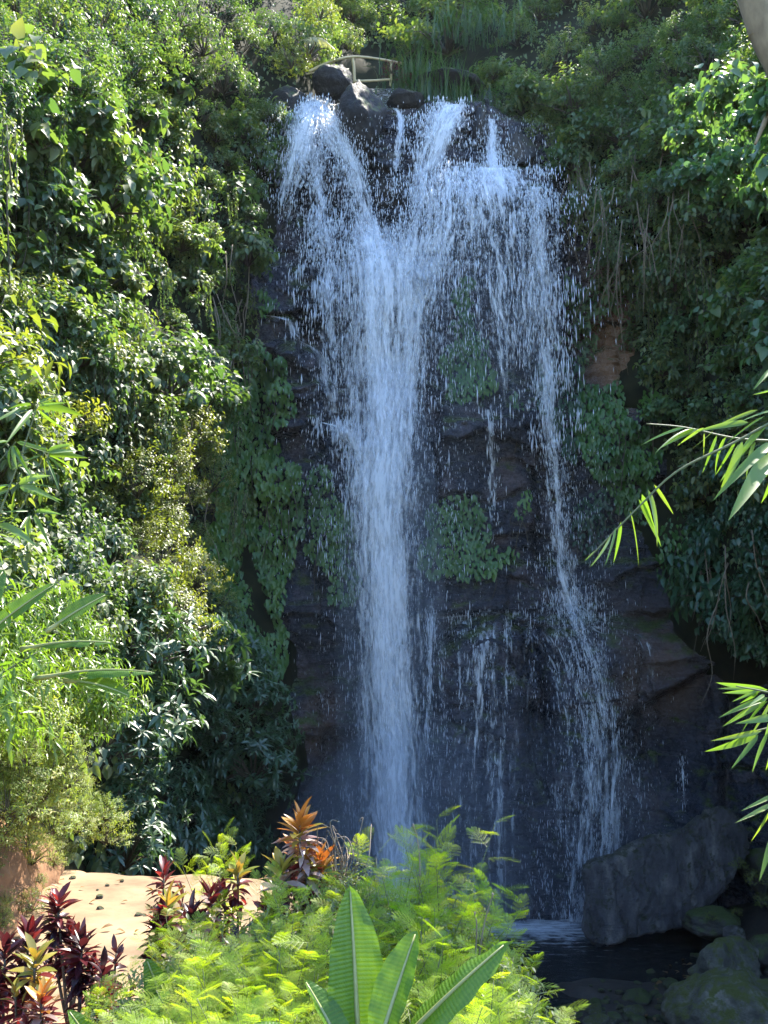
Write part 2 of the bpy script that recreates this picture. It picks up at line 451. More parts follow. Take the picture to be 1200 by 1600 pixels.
def cliff_depth(px, py, fine=True):
    px = np.asarray(px, float); py = np.asarray(py, float)
    D0 = CLF(px, py)
    q = P(px, py, D0)
    wx = px + 14 * fbm(q * 0.55, 3) + 5 * fbm(q * 2.0 + 9, 2); wy = py + 9 * fbm(q * 0.55 + 31, 3) + 4 * fbm(q * 2.0 + 5, 2)
    D = D0.copy()
    def block(x0, y0, x1, y1, push, sx=6, st=13, sb=22):
        k = sstep(x0 - sx, x0 + sx, wx) * sstep(x1 + sx, x1 - sx, wx) * sstep(y0 - st, y0 + st, wy) * sstep(y1 + sb, y1 - sb, wy)
        return push * k
    for b in ((380, 318, 492, 486, 0.55, 9, 12, 8), (375, 488, 462, 566, 1.0), (430, 545, 500, 612, 1.15), (425, 602, 512, 668, 1.25), (400, 655, 500, 780, .8),
              (505, 662, 566, 960, 0.75, 9, 6, 60), (585, 205, 640, 300, .5), (700, 262, 868, 330, 1.2, 12, 6, 30), (700, 300, 880, 560, .45, 15, 8, 60),
              (690, 405, 765, 640, .5, 12, 8, 40), (690, 628, 850, 700, .55), (690, 655, 835, 880, .55, 10, 6, 50), (800, 600, 850, 660, .4),
              (840, 640, 1010, 800, .35, 20, 12, 60), (680, 880, 1130, 960, .55, 40, 8, 8), (420, 940, 560, 1010, .4), (420, 1080, 500, 1230, .8, 16, 12, 30)):
        D = D - block(*b)
    D = D + np.clip(486 - wy, 0, 190) * .0065 * sstep(380, 400, wx) * sstep(500, 470, wx) * sstep(280, 320, wy)
    # the big rounded step low on the cliff
    ax = (wx - 895) / 232; top = 958 + 46 * np.clip(np.abs(ax), 0, 1.1) ** 4
    k = sstep(0, 46, wy - top) * sstep(1.04, 0.93, np.abs(ax))
    D = D - 1.35 * np.sqrt(np.clip(k, 0, 1))
    # the rounded nose inside it and the groove left of it
    nx = 905 + (wy - 960) * 0.14
    D = D - 0.75 * np.sqrt(np.clip(1 - ((wx - nx) / 78) ** 2, 0, 1)) * sstep(945, 1000, wy) * sstep(1330, 1180, wy)
    D = D + 0.5 * np.exp(-((wx - 838 - (wy - 1000) * .08) / 16) ** 2) * sstep(960, 1000, wy) * sstep(1300, 1150, wy)
    D = D - 0.35 * np.sqrt(np.clip(1 - ((wx - 760) / 72) ** 2, 0, 1)) * sstep(950, 985, wy)
    # sloping undercut to the right of the nose
    cut = 1142 - (wx - 950) * 0.62
    D = D + 0.9 * sstep(-6, 10, wy - cut) * sstep(930, 990, wx) * sstep(1150, 1090, wx) * sstep(1420, 1180, wy)
    if fine:
        q = P(px, py, D)
        X, Z = q[..., 0], q[..., 2]
        wpX = X + .25 * fbm(q * 0.9, 3); wpZ = Z + .25 * fbm(q * 0.9 + 11, 3)
        calm = 1 - .62 * sstep(955, 1000, py) * sstep(1130, 1090, px) * sstep(650, 690, px)
        def courses(hz, wdt, amp, seed):
            zz = wpZ / hz + .35 * fbm(q * .35 + seed, 2); li = np.floor(zz).astype(np.int64); fz = zz - li
            k0 = np.zeros_like(li) + seed
            xx = wpX / wdt * (.7 + .6 * _h(li, k0, k0 + 7)) + 13.7 * _h(li, k0, k0 + 1) + 60; ci = np.floor(xx).astype(np.int64); fx = xx - ci
            h_ = _h(li, ci, k0 + 2)
            joint = np.exp(-(np.minimum(fz, 1 - fz) * hz / .035) ** 2) + .6 * np.exp(-(np.minimum(fx, 1 - fx) * wdt / .04) ** 2)
            return amp * ((h_ - .5) + .5 * (fz - .5) * (_h(li, ci, k0 + 4) - .2) + .35 * (fx - .5) * (_h(li, ci, k0 + 5) - .5) * 2) + .09 * amp / .4 * joint
        D = D + calm * (courses(1.35, 2.3, .62, 3) + courses(.46, 1.3, .26, 11) + courses(.17, .6, .09, 23))
        f1, f2, cid, tl = worley2(wpX * 0.33 + .12 * wpZ + 5, wpZ * 0.4)
        D = D + tl * .22 + (cid - .5) * .25 + 0.10 * np.exp(-((f2 - f1) / 0.025) ** 2)
        D = D + 0.06 * fbm(q * 1.2, 3) + 0.022 * fbm(q * 5, 3)
    return D

cx = np.arange(300, 1290, 3.0); cy = np.arange(138, 1500, 3.0)
CX, CY = np.meshgrid(cx, cy)
lipn = 14 * fbm(np.stack([CX * .02, CX * 0, CX * 0], -1), 3)
CD = cliff_depth(CX, CY)
# above the lip the rock turns away from us into the stream bed
LIP = 168 + lipn + 25 * sstep(520, 440, CX) + 30 * sstep(760, 860, CX)
CD = CD + np.clip(LIP - CY, 0, 60) * 0.10
cp = P(CX, CY, CD)
soil = np.exp(-((CX - 955) / 42) ** 2 - ((CY - 510) / 95) ** 2) * 1.6
soil = np.clip(soil + 0.5 * fbm(cp * .8 + 7, 3) * soil, 0, 1)
soil = np.maximum(soil, 0.5 * np.clip(np.exp(-((CX - 470) / 55) ** 2 - ((CY - 1130) / 75) ** 2) * 1.5 * (0.6 + fbm(cp * .7, 3)), 0, 1))
soil = np.maximum(soil, 0.40 * np.clip(np.exp(-((CX - 1010) / 80) ** 2 - ((CY - 1040) / 80) ** 2) * 1.5 * (0.7 + .8 * fbm(cp * .7 + 4, 3)), 0, 1))
cliff = link('cliff', mk_mesh('cliff', cp.reshape(-1, 3), grid_faces(len(cx), len(cy)), False, {'soil': soil.ravel()}, mat=M['cliff']))
tag(cliff, 'dark wet layered rock face behind the falls', kind='structure')

def cdepth(px, py):
    """coarse lookup of the finished cliff surface"""
    i = np.clip(((np.asarray(px) - cx[0]) / 3).astype(int), 0, len(cx) - 1); j = np.clip(((np.asarray(py) - cy[0]) / 3).astype(int), 0, len(cy) - 1)
    return CD[j, i]

# ------------------------------------------------------------------ ground, path, pool
def zg(X, Y):
    X = np.asarray(X, float); Y = np.asarray(Y, float)
    q = np.stack(np.broadcast_arrays(X, Y, X * 0), -1)
    zp = 4.35 + 1.15 * sstep(6, 1, Y) + 0.10 * fbm(q * 0.45, 3)
    Xe = np.interp(Y, [0, 4, 7, 9, 11, 12.8, 13.5, 40], [5, 2.8, 1.4, 0.4, -0.6, -1.7, -9, -9])
    s = sstep(0, 4.2, X - Xe)
    zf = -0.45 + 0.62 * sstep(2.9, 4.4, X + .5 * fbm(q * .7, 3)) * sstep(23.9, 22.4, Y) + 2.2 * sstep(7.5, 12, X) + 0.10 * fbm(q * 1.3, 3)
    zf = zf + 1.3 * sstep(-2.5, -6, X) * sstep(26, 20, Y)
    return zp * (1 - s) + zf * s

xs = np.arange(-30, 30.01, 0.22); ys = np.arange(-12, 34.01, 0.22)
XX, YY = np.meshgrid(xs, ys)
gv = np.stack([XX, YY, zg(XX, YY)], -1)
M['ground'] = plain_mat('damp_earth', (0.016, 0.014, 0.011), (0.050, 0.040, 0.028), 0.6, 4.0, 1.0)
ground = link('ground', mk_mesh('ground', gv.reshape(-1, 3), grid_faces(len(xs), len(ys))[:, ::-1], True, mat=M['ground']))
tag(ground, 'earth bank and gorge floor', kind='structure')

# sandy path along the left bank
M['sand'] = plain_mat('sandy_earth', (0.12, 0.075, 0.04), (0.29, 0.20, 0.112), 0.9, 1.4, 0.9)
u = np.linspace(0, 1, 70); v = np.linspace(0, 1, 60)
UU, VV = np.meshgrid(u, v)
yy = 3.0 + VV * 10.2
xl = np.interp(yy, [3, 8, 10, 11.5, 13.2], [-4.6, -4.5, -4.5, -4.6, -4.6]) + .22 * fbm(np.stack([yy * .9, yy * 0, yy * 0], -1), 3)
xr = np.interp(yy, [3, 8, 9.5, 11.5, 13.2], [-2.2, -2.0, -1.6, -0.9, -1.7]) + .25 * fbm(np.stack([yy * .9, yy * 0 + 7, yy * 0], -1), 3)
xx = xl + (xr - xl) * UU
pz = zg(xx, yy) + 0.045 + .02 * fbm(np.stack([xx, yy, xx * 0], -1) * 2.5, 3) - 0.12 * (np.abs(UU - .5) * 2) ** 8
path = link('path', mk_mesh('path', np.stack([xx, yy, pz], -1).reshape(-1, 3), grid_faces(70, 60)[:, ::-1], True, mat=M['sand']))
tag(path, 'sunlit sandy footpath above the pool', kind='structure')

# orange cut bank beside the path
M['clay'] = plain_mat('orange_clay', (0.13, 0.060, 0.026), (0.25, 0.13, 0.06), 0.9, 4.0, 1.0)
bu, bv = np.meshgrid(np.linspace(0, 1, 60), np.linspace(0, 1, 26))   # along the path, up the bank
by = 6.5 + bu * 8.4
bx = np.interp(by, [6.5, 8.5, 9.6, 11.2, 13.2, 14.9], [-4.2, -3.75, -3.6, -3.75, -4.1, -5.6]) - bv * .8 - .9 * bv ** 2
bz = 4.25 + bv * 2.2
bb = np.stack([bx, by, bz], -1); bb[..., 0] += .14 * fbm(bb * 1.5, 4) + .09 * np.floor(3 * fbm(bb * 2.2, 3)) / 3 + .05 * fbm(bb * 6, 3); bb[..., 2] += .06 * fbm(bb * 3 + 5, 3)
bank = link('earth_bank', mk_mesh('earth_bank', bb.reshape(-1, 3), grid_faces(60, 26), True, mat=M['clay']))
tag(bank, 'orange clay bank beside the sandy path', kind='structure')

# pool
def water_pool_mat():
    m, t, out = new_mat('pool_water')
    tc = N(t, 'ShaderNodeTexCoord')
    n1 = N(t, 'ShaderNodeTexNoise', i_Scale=2.2, i_Detail=5.0, i_Roughness=0.6); mp = N(t, 'ShaderNodeMapping'); mp.inputs['Scale'].default_value = (0.7, 1.5, 1)
    t.links.new(tc.outputs['Object'], mp.inputs[0]); t.links.new(mp.outputs[0], n1.inputs['Vector'])
    at = N(t, 'ShaderNodeAttribute', attribute_name='foam')
    n2 = N(t, 'ShaderNodeTexNoise', i_Scale=3.0, i_Detail=8.0, i_Roughness=0.7)
    mp2 = N(t, 'ShaderNodeMapping'); mp2.inputs['Scale'].default_value = (0.6, 2.2, 1); t.links.new(tc.outputs['Object'], mp2.inputs[0]); t.links.new(mp2.outputs[0], n2.inputs['Vector'])
    a = N(t, 'ShaderNodeMath', operation='MULTIPLY_ADD'); t.links.new(n2.outputs[0], a.inputs[0]); a.inputs[1].default_value = 1.9
    t.links.new(at.outputs['Fac'], a.inputs[2])
    mr = N(t, 'ShaderNodeMapRange'); t.links.new(a.outputs[0], mr.inputs[0]); mr.inputs[1].default_value = 1.22; mr.inputs[2].default_value = 1.75
    p = N(t, 'ShaderNodeBsdfPrincipled', i_Roughness=0.06, i_IOR=1.33); p.inputs['Base Color'].default_value = (0.012, 0.014, 0.014, 1)
    b = N(t, 'ShaderNodeBump', i_Strength=0.7, i_Distance=0.15); t.links.new(n1.outputs[0], b.inputs['Height']); t.links.new(b.outputs[0], p.inputs['Normal'])
    f = N(t, 'ShaderNodeBsdfPrincipled', i_Roughness=0.5); f.inputs['Base Color'].default_value = (0.75, 0.78, 0.8, 1)
    ms = N(t, 'ShaderNodeMixShader'); t.links.new(mr.outputs[0], ms.inputs[0]); t.links.new(p.outputs[0], ms.inputs[1]); t.links.new(f.outputs[0], ms.inputs[2])
    t.links.new(ms.outputs[0], out.inputs[0])
    return m
wx_ = np.arange(-9, 9.01, 0.15); wy_ = np.arange(12, 31.6, 0.15)
WX, WY = np.meshgrid(wx_, wy_)
foam = 0.0
for (px, py, sx, sy, a) in ((885, 1440, 1.8, 1.5, .42), (800, 1450, 1.6, .7, .30), (850, 1470, 2.4, 1.6, .20), (620, 1440, 2.6, 1.8, .6)):
    c = PZ(px, py, 0)
    foam = foam + a * np.exp(-((WX - c[0]) / sx) ** 2 - ((WY - c[1]) / sy) ** 2)
foam = foam + .35 * np.exp(-((WX - 4.3) / 1.2) ** 2 - ((WY - 17.5) / 1.6) ** 2)
wz = 0.03 * fbm(np.stack([WX, WY * 1.6, WX * 0], -1) * 0.9, 3)
pool = link('pool', mk_mesh('pool', np.stack([WX, WY, wz], -1).reshape(-1, 3), grid_faces(len(wx_), len(wy_))[:, ::-1], True, {'foam': np.asarray(foam).ravel()}, mat=water_pool_mat()))
tag(pool, 'dark rippled plunge pool with foam at the foot of the falls', kind='structure')

# ------------------------------------------------------------------ shrubs
def sphere_dirs(n, r, zmin=-0.5):
    z = r.uniform(zmin, 1, n); a = r.uniform(0, 2 * np.pi, n); s = np.sqrt(1 - z * z)
    return np.stack([s * np.cos(a), s * np.sin(a), z], -1)

def make_shrub(seed, tpl, mat, tips=120, per=8, leaf=0.14, spread=1.0, droop=0.5, size=(1, 1, .9), inner=0.55, stem='stem', whorl=False):
    r = np.random.default_rng(seed)
    d = sphere_dirs(tips, r)
    lump = 1 + 0.35 * fbm(d * 1.7 + seed * 3.1, 2)
    rad = (inner + (1 - inner) * r.uniform(0, 1, tips) ** .6) * lump
    tip = d * rad[:, None] * np.array(size)
    fol = Acc()
    td = unit(d + np.array([0, 0, .25]) + r.normal(0, .25, d.shape))
    k = np.repeat(np.arange(tips), per)
    m = len(k)
    ang = np.tile(np.arange(per) * 2.399, tips) + np.repeat(r.uniform(0, 6.28, tips), per)
    a1 = unit(np.cross(td, np.array([.3, .2, 1.0]))); a2 = np.cross(td, a1)
    rd = np.cos(ang)[:, None] * a1[k] + np.sin(ang)[:, None] * a2[k]
    if whorl:
        along = np.tile(np.linspace(0, 1, per), tips)[:, None] * .06
        dirs = unit(td[k] * r.uniform(.1, .7, (m, 1)) + rd + np.array([0, 0, -droop * .5]))
    else:
        along = -np.tile(np.linspace(0, 1, per), tips)[:, None] * leaf * 2.2
        dirs = unit(td[k] * .55 + rd * spread + np.array([0, 0, -droop]) + r.normal(0, .2, (m, 3)))
    pos = tip[k] + td[k] * along
    up = unit(td[k] * .6 + np.array([0, 0, 1.0]) + r.normal(0, .35, (m, 3)))
    tint = np.clip(np.repeat(r.uniform(.15, .85, tips), per) + r.normal(0, .16, m), 0, 1)
    scatter(fol, tpl, pos, dirs, up, leaf * r.uniform(.65, 1.25, m), tint)
    st = Acc()
    pick = r.choice(tips, min(tips, 22), replace=False)
    for i in pick:
        b = np.array([0, 0, -.45 * size[2]]); e = tip[i]
        mid = (b + e) / 2 + np.array([0, 0, .12]) + r.normal(0, .05, 3)
        tube(st, [b, mid, e], [.022, .014, .005], 4)
    return fol.mesh(mat.name + '_foliage', mat), st.mesh(mat.name + '_twigs', M[stem], True)

T_OV = leaf_tpl(.55, 2, .35, .25)
T_OV3 = leaf_tpl(.55, 3, .3, .35)
T_HEART = leaf_tpl(.85, 4, .25, .35, .35)
T_LANCE = leaf_tpl(.30, 3, .3, .3, .45)
T_THIN = leaf_tpl(.16, 3, .3, .35, .4)
T_ELL = leaf_tpl(.42, 3, .3, .25, .5)

KIND = {}
KIND['small'] = [make_shrub(10 + i, T_OV, M['small'], 190, 9, .105, 1, .35, (1, 1, .85)) for i in range(4)]
KIND['broad'] = [make_shrub(20 + i, T_OV3, M['broad'], 100, 8, .19, 1, .55, (1, 1, .9)) for i in range(4)]
KIND['rosette'] = [make_shrub(30 + i, T_LANCE, M['rosette'], 95, 9, .23, 1, .25, (1, 1, .8), whorl=True) for i in range(3)]
KIND['yellow'] = [make_shrub(40 + i, T_OV, M['yellow'], 230, 8, .085, 1, .35, (1, 1, .9)) for i in range(3)]
KIND['yellowbroad'] = [make_shrub(50 + i, T_ELL, M['yellow'], 95, 8, .17, 1, .6, (1, 1, .85)) for i in range(2)]
KIND['dry'] = [make_shrub(60 + i, T_LANCE, M['dry'], 200, 8, .10, 1, .2, (1, 1, 1), inner=.4) for i in range(2)]
KIND['large'] = [make_shrub(70 + i, T_HEART, M['large'], 52, 6, .30, .9, .8, (1, 1, .9)) for i in range(3)]
KIND['lance'] = [make_shrub(80 + i, T_THIN, M['bamboo'], 110, 8, .26, .9, .7, (1, 1, .9), stem='greenstem') for i in range(3)]
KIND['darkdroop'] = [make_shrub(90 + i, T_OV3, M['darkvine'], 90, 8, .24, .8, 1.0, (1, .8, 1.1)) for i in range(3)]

def make_drape(seed, mat, leaf=.12, strands=9, L=1.8):
    r = np.random.default_rng(seed); a = Acc(); st = Acc()
    for i in range(strands):
        b = np.array([r.normal(0, .28), r.normal(0, .18), r.normal(.1, .2)]); ln = L * r.uniform(.35, 1.1); k = int(ln / leaf * 2.6)
        t = np.linspace(0, 1, k); sw = r.normal(0, .12)
        p = b + np.stack([sw * t ** 2 + .04 * np.sin(t * 9 + i), -.12 * t + 0 * t, -ln * t + .15 * np.sin(np.clip(t * 6, 0, np.pi))], -1)
        tube(st, p[::3], .008, 4)
        d = np.stack([r.normal(0, .7, k), r.normal(-.4, .5, k), r.normal(-.7, .3, k)], -1); up = np.stack([r.normal(0, .4, k), r.normal(-.7, .3, k), r.uniform(.3, 1, k)], -1)
        scatter(a, T_OV3, p, d, up, leaf * r.uniform(.6, 1.2, k), np.clip(r.normal(.55, .2, k), 0, 1))
    return a.mesh('drape_foliage', mat), st.mesh('drape_stems', M['stem'], True)
KIND['drape'] = [make_drape(400 + i, M['small' if i % 2 else 'broad']) for i in range(4)]
KIND['bigleaf'] = [make_shrub(420 + i, T_HEART, M['broad'], 22, 6, .36, .9, .7, (1, 1, .8)) for i in range(3)]
NAMES = dict(drape='hanging_creeper', bigleaf='heart_leaved_plant', small='small_leaved_shrub', broad='broad_leaved_shrub', rosette='whorl_leaved_shrub', yellow='yellow_green_shrub', yellowbroad='yellow_green_bush',
             dry='dry_grassy_shrub', large='large_leaved_shrub', lance='bamboo_clump', darkdroop='drooping_leaf_shrub')

MARKS = [(470, 130, 'beside the left lip of the falls'), (330, 40, 'under the top of the left slope'), (60, 60, 'in the upper corner of the left slope'), (300, 250, 'level with the splashing jets'), (120, 300, 'high above the yellow-green bushes'),
         (380, 470, 'above the tall vine curtain'), (320, 640, 'against the tall vine curtain'), (190, 480, 'next to the yellow-green bushes'), (30, 560, 'over the bamboo spray'), (40, 800, 'behind the bamboo spray'), (170, 800, 'between bamboo spray and yellow bushes'),
         (60, 960, 'behind the torn banana leaves'), (270, 720, 'over the fine yellow bushes'), (280, 900, 'under the fine yellow bushes'), (260, 1040, 'above the dark recess'), (390, 1150, 'against the wet cliff foot'), (250, 1290, 'just behind the sandy path'), (60, 1150, 'over the dry bank'), (60, 1320, 'on the clay bank'), (150, 1330, 'at the path bend'),
         (560, 20, 'behind the railing'), (690, 20, 'behind the tall grass'), (830, 170, 'over the right rivulet'), (850, 40, 'above the right jet'), (1000, 60, 'on top of the right brow'), (1150, 60, 'behind the pale trunk'), (900, 300, 'over the right ledge'), (980, 330, 'above the dry roots'), (1000, 500, 'beside the bare brown rock'),
         (1100, 220, 'left of the pale trunk'), (1200, 250, 'in front of the pale trunk'), (1080, 400, 'below the sunlit large leaves'), (1200, 450, 'beneath the pale trunk'), (1100, 560, 'over the bamboo branch tip'), (1200, 620, 'behind the bamboo branch'), (1100, 760, 'under the bamboo branch'), (1200, 800, 'behind the hanging lianas'), (1160, 960, 'at the lowest fringe over the rock')]
def where(px, py):
    return min(MARKS, key=lambda m_: (m_[0] - px) ** 2 + (m_[1] - py) ** 2)[2]

def shrub(kind, loc, sc, label, cat, group, squash=1.0):
    fm, sm = KIND[kind][rng.integers(len(KIND[kind]))]
    e = empty(NAMES[kind], loc, rng.uniform(0, 6.28), (sc, sc, sc * squash))
    tag(e, label, cat, group)
    f = link('foliage', fm, e); f['kind'] = 'stuff'
    link('twigs', sm, e)
    return e

def fill(kind, poly, spacing, scale, label, group, cat='shrub', dep=HILL, off=0.0, jit=.4, limit=290, tries=6000, squash=1.0):
    """dart throwing over a patch of the hillside; spacing in photograph pixels"""
    a = np.array(poly); pts = []
    for _ in range(tries):
        x = rng.uniform(a[:, 0].min(), a[:, 0].max()); y = rng.uniform(a[:, 1].min(), a[:, 1].max())
        if not in_poly(np.array(x), np.array(y), poly): continue
        if all((x - p[0]) ** 2 + (y - p[1]) ** 2 > spacing ** 2 for p in pts):
            pts.append((x, y))
            if len(pts) >= limit: break
    for x, y in pts:
        D = float(dep(x, y)) + off + rng.normal(0, jit)
        f = math.exp(rng.normal(0, .28)); s = scale * f
        shrub(kind, P(x, y, D), s, ('small ' if f < .85 else 'big ' if f > 1.15 else '') + label + ' ' + where(x, y), cat, group, squash * rng.uniform(.8, 1.25))
    return len(pts)

LG = 'shrubs on the left slope'
# left slope, from the top down
n = {}
n['small'] = fill('small', [(-90, -90), (560, -90), (520, 30), (455, 120), (440, 215), (330, 200), (180, 160), (-90, 210)], 50, .85, 'small-leaved dark green shrub', 'small-leaved shrubs above the left slope')
n['broad'] = fill('broad', [(-90, 190), (200, 150), (430, 190), (410, 300), (388, 400), (375, 520), (340, 610), (320, 720), (250, 700), (150, 560), (-90, 560)], 44, .74, 'broad-leaved glossy green shrub', 'broad-leaved shrubs on the left slope')
n['yb'] = fill('yellowbroad', [(-90, 440), (120, 480), (170, 600), (100, 680), (-90, 700)], 46, .6, 'yellow-green leafy bush', 'yellow-green bushes on the left slope', cat='bush', off=-.5)
n['broad2'] = fill('broad', [(-90, 640), (140, 600), (240, 680), (210, 860), (230, 960), (150, 1000), (-90, 960)], 50, .62, 'glossy pale-leaved shrub', 'glossy shrubs lower on the left slope', off=-.2)
n['yel'] = fill('yellow', [(215, 680), (290, 660), (335, 760), (325, 900), (350, 960), (280, 985), (215, 930)], 38, .62, 'fine-leaved yellow-green bush', 'fine-leaved yellow-green bushes', cat='bush', off=-.3)
n['ros'] = fill('rosette', [(220, 980), (350, 960), (395, 1060), (425, 1150), (415, 1230), (380, 1310), (280, 1340), (190, 1330), (165, 1200), (190, 1080)], 44, .80, 'dark shaded shrub with whorled leaves', 'whorled shrubs at the foot of the left slope')
n['lance'] = fill('lance', [(-80, 940), (70, 940), (160, 1010), (180, 1090), (110, 1160), (-80, 1140)], 54, .5, 'bright narrow-leaved bamboo clump', 'bamboo clumps on the left bank', cat='bamboo', off=-2.2)
n['dry'] = fill('dry', [(-80, 1130), (90, 1130), (150, 1240), (180, 1310), (110, 1285), (60, 1305), (-80, 1330)], 28, .31, 'dry yellow grassy shrub', 'dry shrubs on the clay bank', off=-1.75)
# top, behind the lip
n['top'] = fill('small', [(480, -90), (760, -90), (740, 40), (620, 85), (490, 60)], 46, 1.15, 'shaded dark green shrub', 'shrubs behind the top of the falls')
# right slope
n['r1'] = fill('small', [(740, -90), (1260, -90), (1260, 130), (1080, 160), (960, 230), (850, 210), (760, 170)], 46, .95, 'small-leaved hazy green shrub', 'small-leaved shrubs on the right brow')
n['r2'] = fill('broad', [(770, 120), (960, 150), (1100, 180), (1060, 420), (1010, 560), (960, 480), (910, 330), (870, 250), (790, 215)], 42, .82, 'broad-leaved overhanging shrub', 'broad-leaved shrubs over the right rock')
n['r3'] = fill('broad', [(1060, 260), (1280, 260), (1280, 760), (1080, 760), (1020, 620), (1040, 480)], 52, .82, 'shaded broad-leaved shrub', 'shaded shrubs on the right slope')
n['r4'] = fill('large', [(1060, 150), (1280, 110), (1280, 310), (1120, 300), (1060, 260)], 40, .5, 'large-leaved sunlit shrub', 'sunlit large-leaved shrubs on the right', off=-6.5)
n['r5'] = fill('large', [(1050, 430), (1280, 420), (1280, 620), (1120, 640), (1030, 640)], 58, .60, 'large-leaved blue-green shrub', 'shaded large-leaved shrubs on the right', off=-.7)
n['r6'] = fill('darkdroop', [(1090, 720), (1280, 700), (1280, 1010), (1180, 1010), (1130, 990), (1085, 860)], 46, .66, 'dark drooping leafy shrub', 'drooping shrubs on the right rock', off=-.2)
n['dr'] = fill('drape', [(-60, 120), (200, 160), (400, 260), (385, 520), (330, 660), (180, 640), (60, 480), (-60, 430)], 62, .85, 'hanging leafy creeper', 'hanging creepers on the left slope', cat='creeper', off=-.75)
n['bl'] = fill('bigleaf', [(-60, 100), (230, 100), (380, 200), (370, 480), (240, 620), (-60, 420)], 75, .55, 'heart-leaved plant', 'heart-leaved plants on the left slope', cat='plant', off=-.6)
n['dr2'] = fill('drape', [(800, 200), (960, 220), (1100, 320), (1100, 560), (1000, 480), (930, 380), (880, 270)], 55, .8, 'hanging leafy creeper', 'hanging creepers on the right slope', cat='creeper', off=-.6)
n['bl2'] = fill('bigleaf', [(800, 120), (1200, 120), (1230, 700), (1080, 700), (1010, 480), (900, 260)], 80, .5, 'heart-leaved plant', 'heart-leaved plants on the right slope', cat='plant', off=-.6)
n['ve'] = fill('drape', [(352, 600), (372, 560), (372, 900), (345, 900)], 45, .8, 'shaded dark creeper strands', 'hanging creepers by the vine curtain', cat='creeper', off=-.3)
print('shrubs', n, sum(n.values()))

for k in range(96):
    j = int(rng.integers(3, 24)); i = int(rng.integers(8, 52)); q_ = bb[j, i]
    if j < 10 and rng.random() < .3: continue
    f = rng.uniform(.09, .26)
    shrub('dry' if rng.random() < .65 else 'yellow', q_ + np.array([.05, 0, .02]), f, ('small' if f < .19 else 'bushy') + (' dry yellow tuft low on the clay bank' if j < 14 else ' dry yellow tuft on top of the clay bank') + (' near the ti plants' if i < 30 else ' at the path bend'), 'plant', 'tufts on the clay bank')
# one shrub with hanging sprays at the lip of the falls
for (x, y, D, s, kd) in ((440, 230, 29.3, .45, 'small'), (425, 180, 29.2, .6, 'small'), (455, 95, 30.0, .7, 'yellow'), (500, 20, 31, .7, 'yellow')):
    shrub(kd, P(x, y, D), s, 'leafy shrub at the left lip of the falls beside the spray', 'shrub', 'shrubs at the left lip')

# leaf carpet over the slopes
def carpet(name, polys, count, leaf, mat, label, off=0.3, tpl=T_OV3):
    acc = Acc()
    for poly, k in zip(polys, count):
        a = np.array(poly)
        x = rng.uniform(a[:, 0].min(), a[:, 0].max(), k * 3); y = rng.uniform(a[:, 1].min(), a[:, 1].max(), k * 3)
        ok = in_poly(x, y, poly); x = x[ok][:k]; y = y[ok][:k]; m = len(x)
        p = P(x, y, HILL(x, y) + off + rng.uniform(-.25, .35, m))
        dr = np.stack([rng.normal(0, .5, m), rng.normal(-.5, .3, m), rng.normal(-.6, .4, m)], -1)
        up = np.stack([rng.normal(0, .4, m), rng.normal(-.5, .4, m), rng.uniform(.3, 1, m)], -1)
        scatter(acc, tpl, p, dr, up, leaf * rng.uniform(.6, 1.3, m), np.clip(.5 + .5 * fbm(p * 1.1, 2) + rng.normal(0, .15, m), 0, 1))
    o = link(name, acc.mesh(name, mat))
    tag(o, label, 'undergrowth', kind='stuff')
carpet('undergrowth', [[(-150, -100), (560, -100), (460, 140), (400, 300), (385, 520), (330, 700), (325, 900), (400, 1080), (420, 1230), (370, 1330), (180, 1370), (60, 1300), (-150, 1200)]], [9000], .17, M['broad'], 'tangled leafy undergrowth between the shrubs on the left slope')
carpet('undergrowth', [[(730, -100), (1320, -100), (1320, 1040), (1140, 1010), (1080, 850), (1040, 700), (1000, 560), (930, 440), (890, 300), (780, 190)]], [8000], .17, M['broad'], 'tangled leafy undergrowth between the shrubs on the right slope')
carpet('undergrowth', [[(480, -120), (780, -120), (740, 70), (480, 70)]], [4000], .22, M['small'], 'dark undergrowth behind the top of the falls', off=.4)

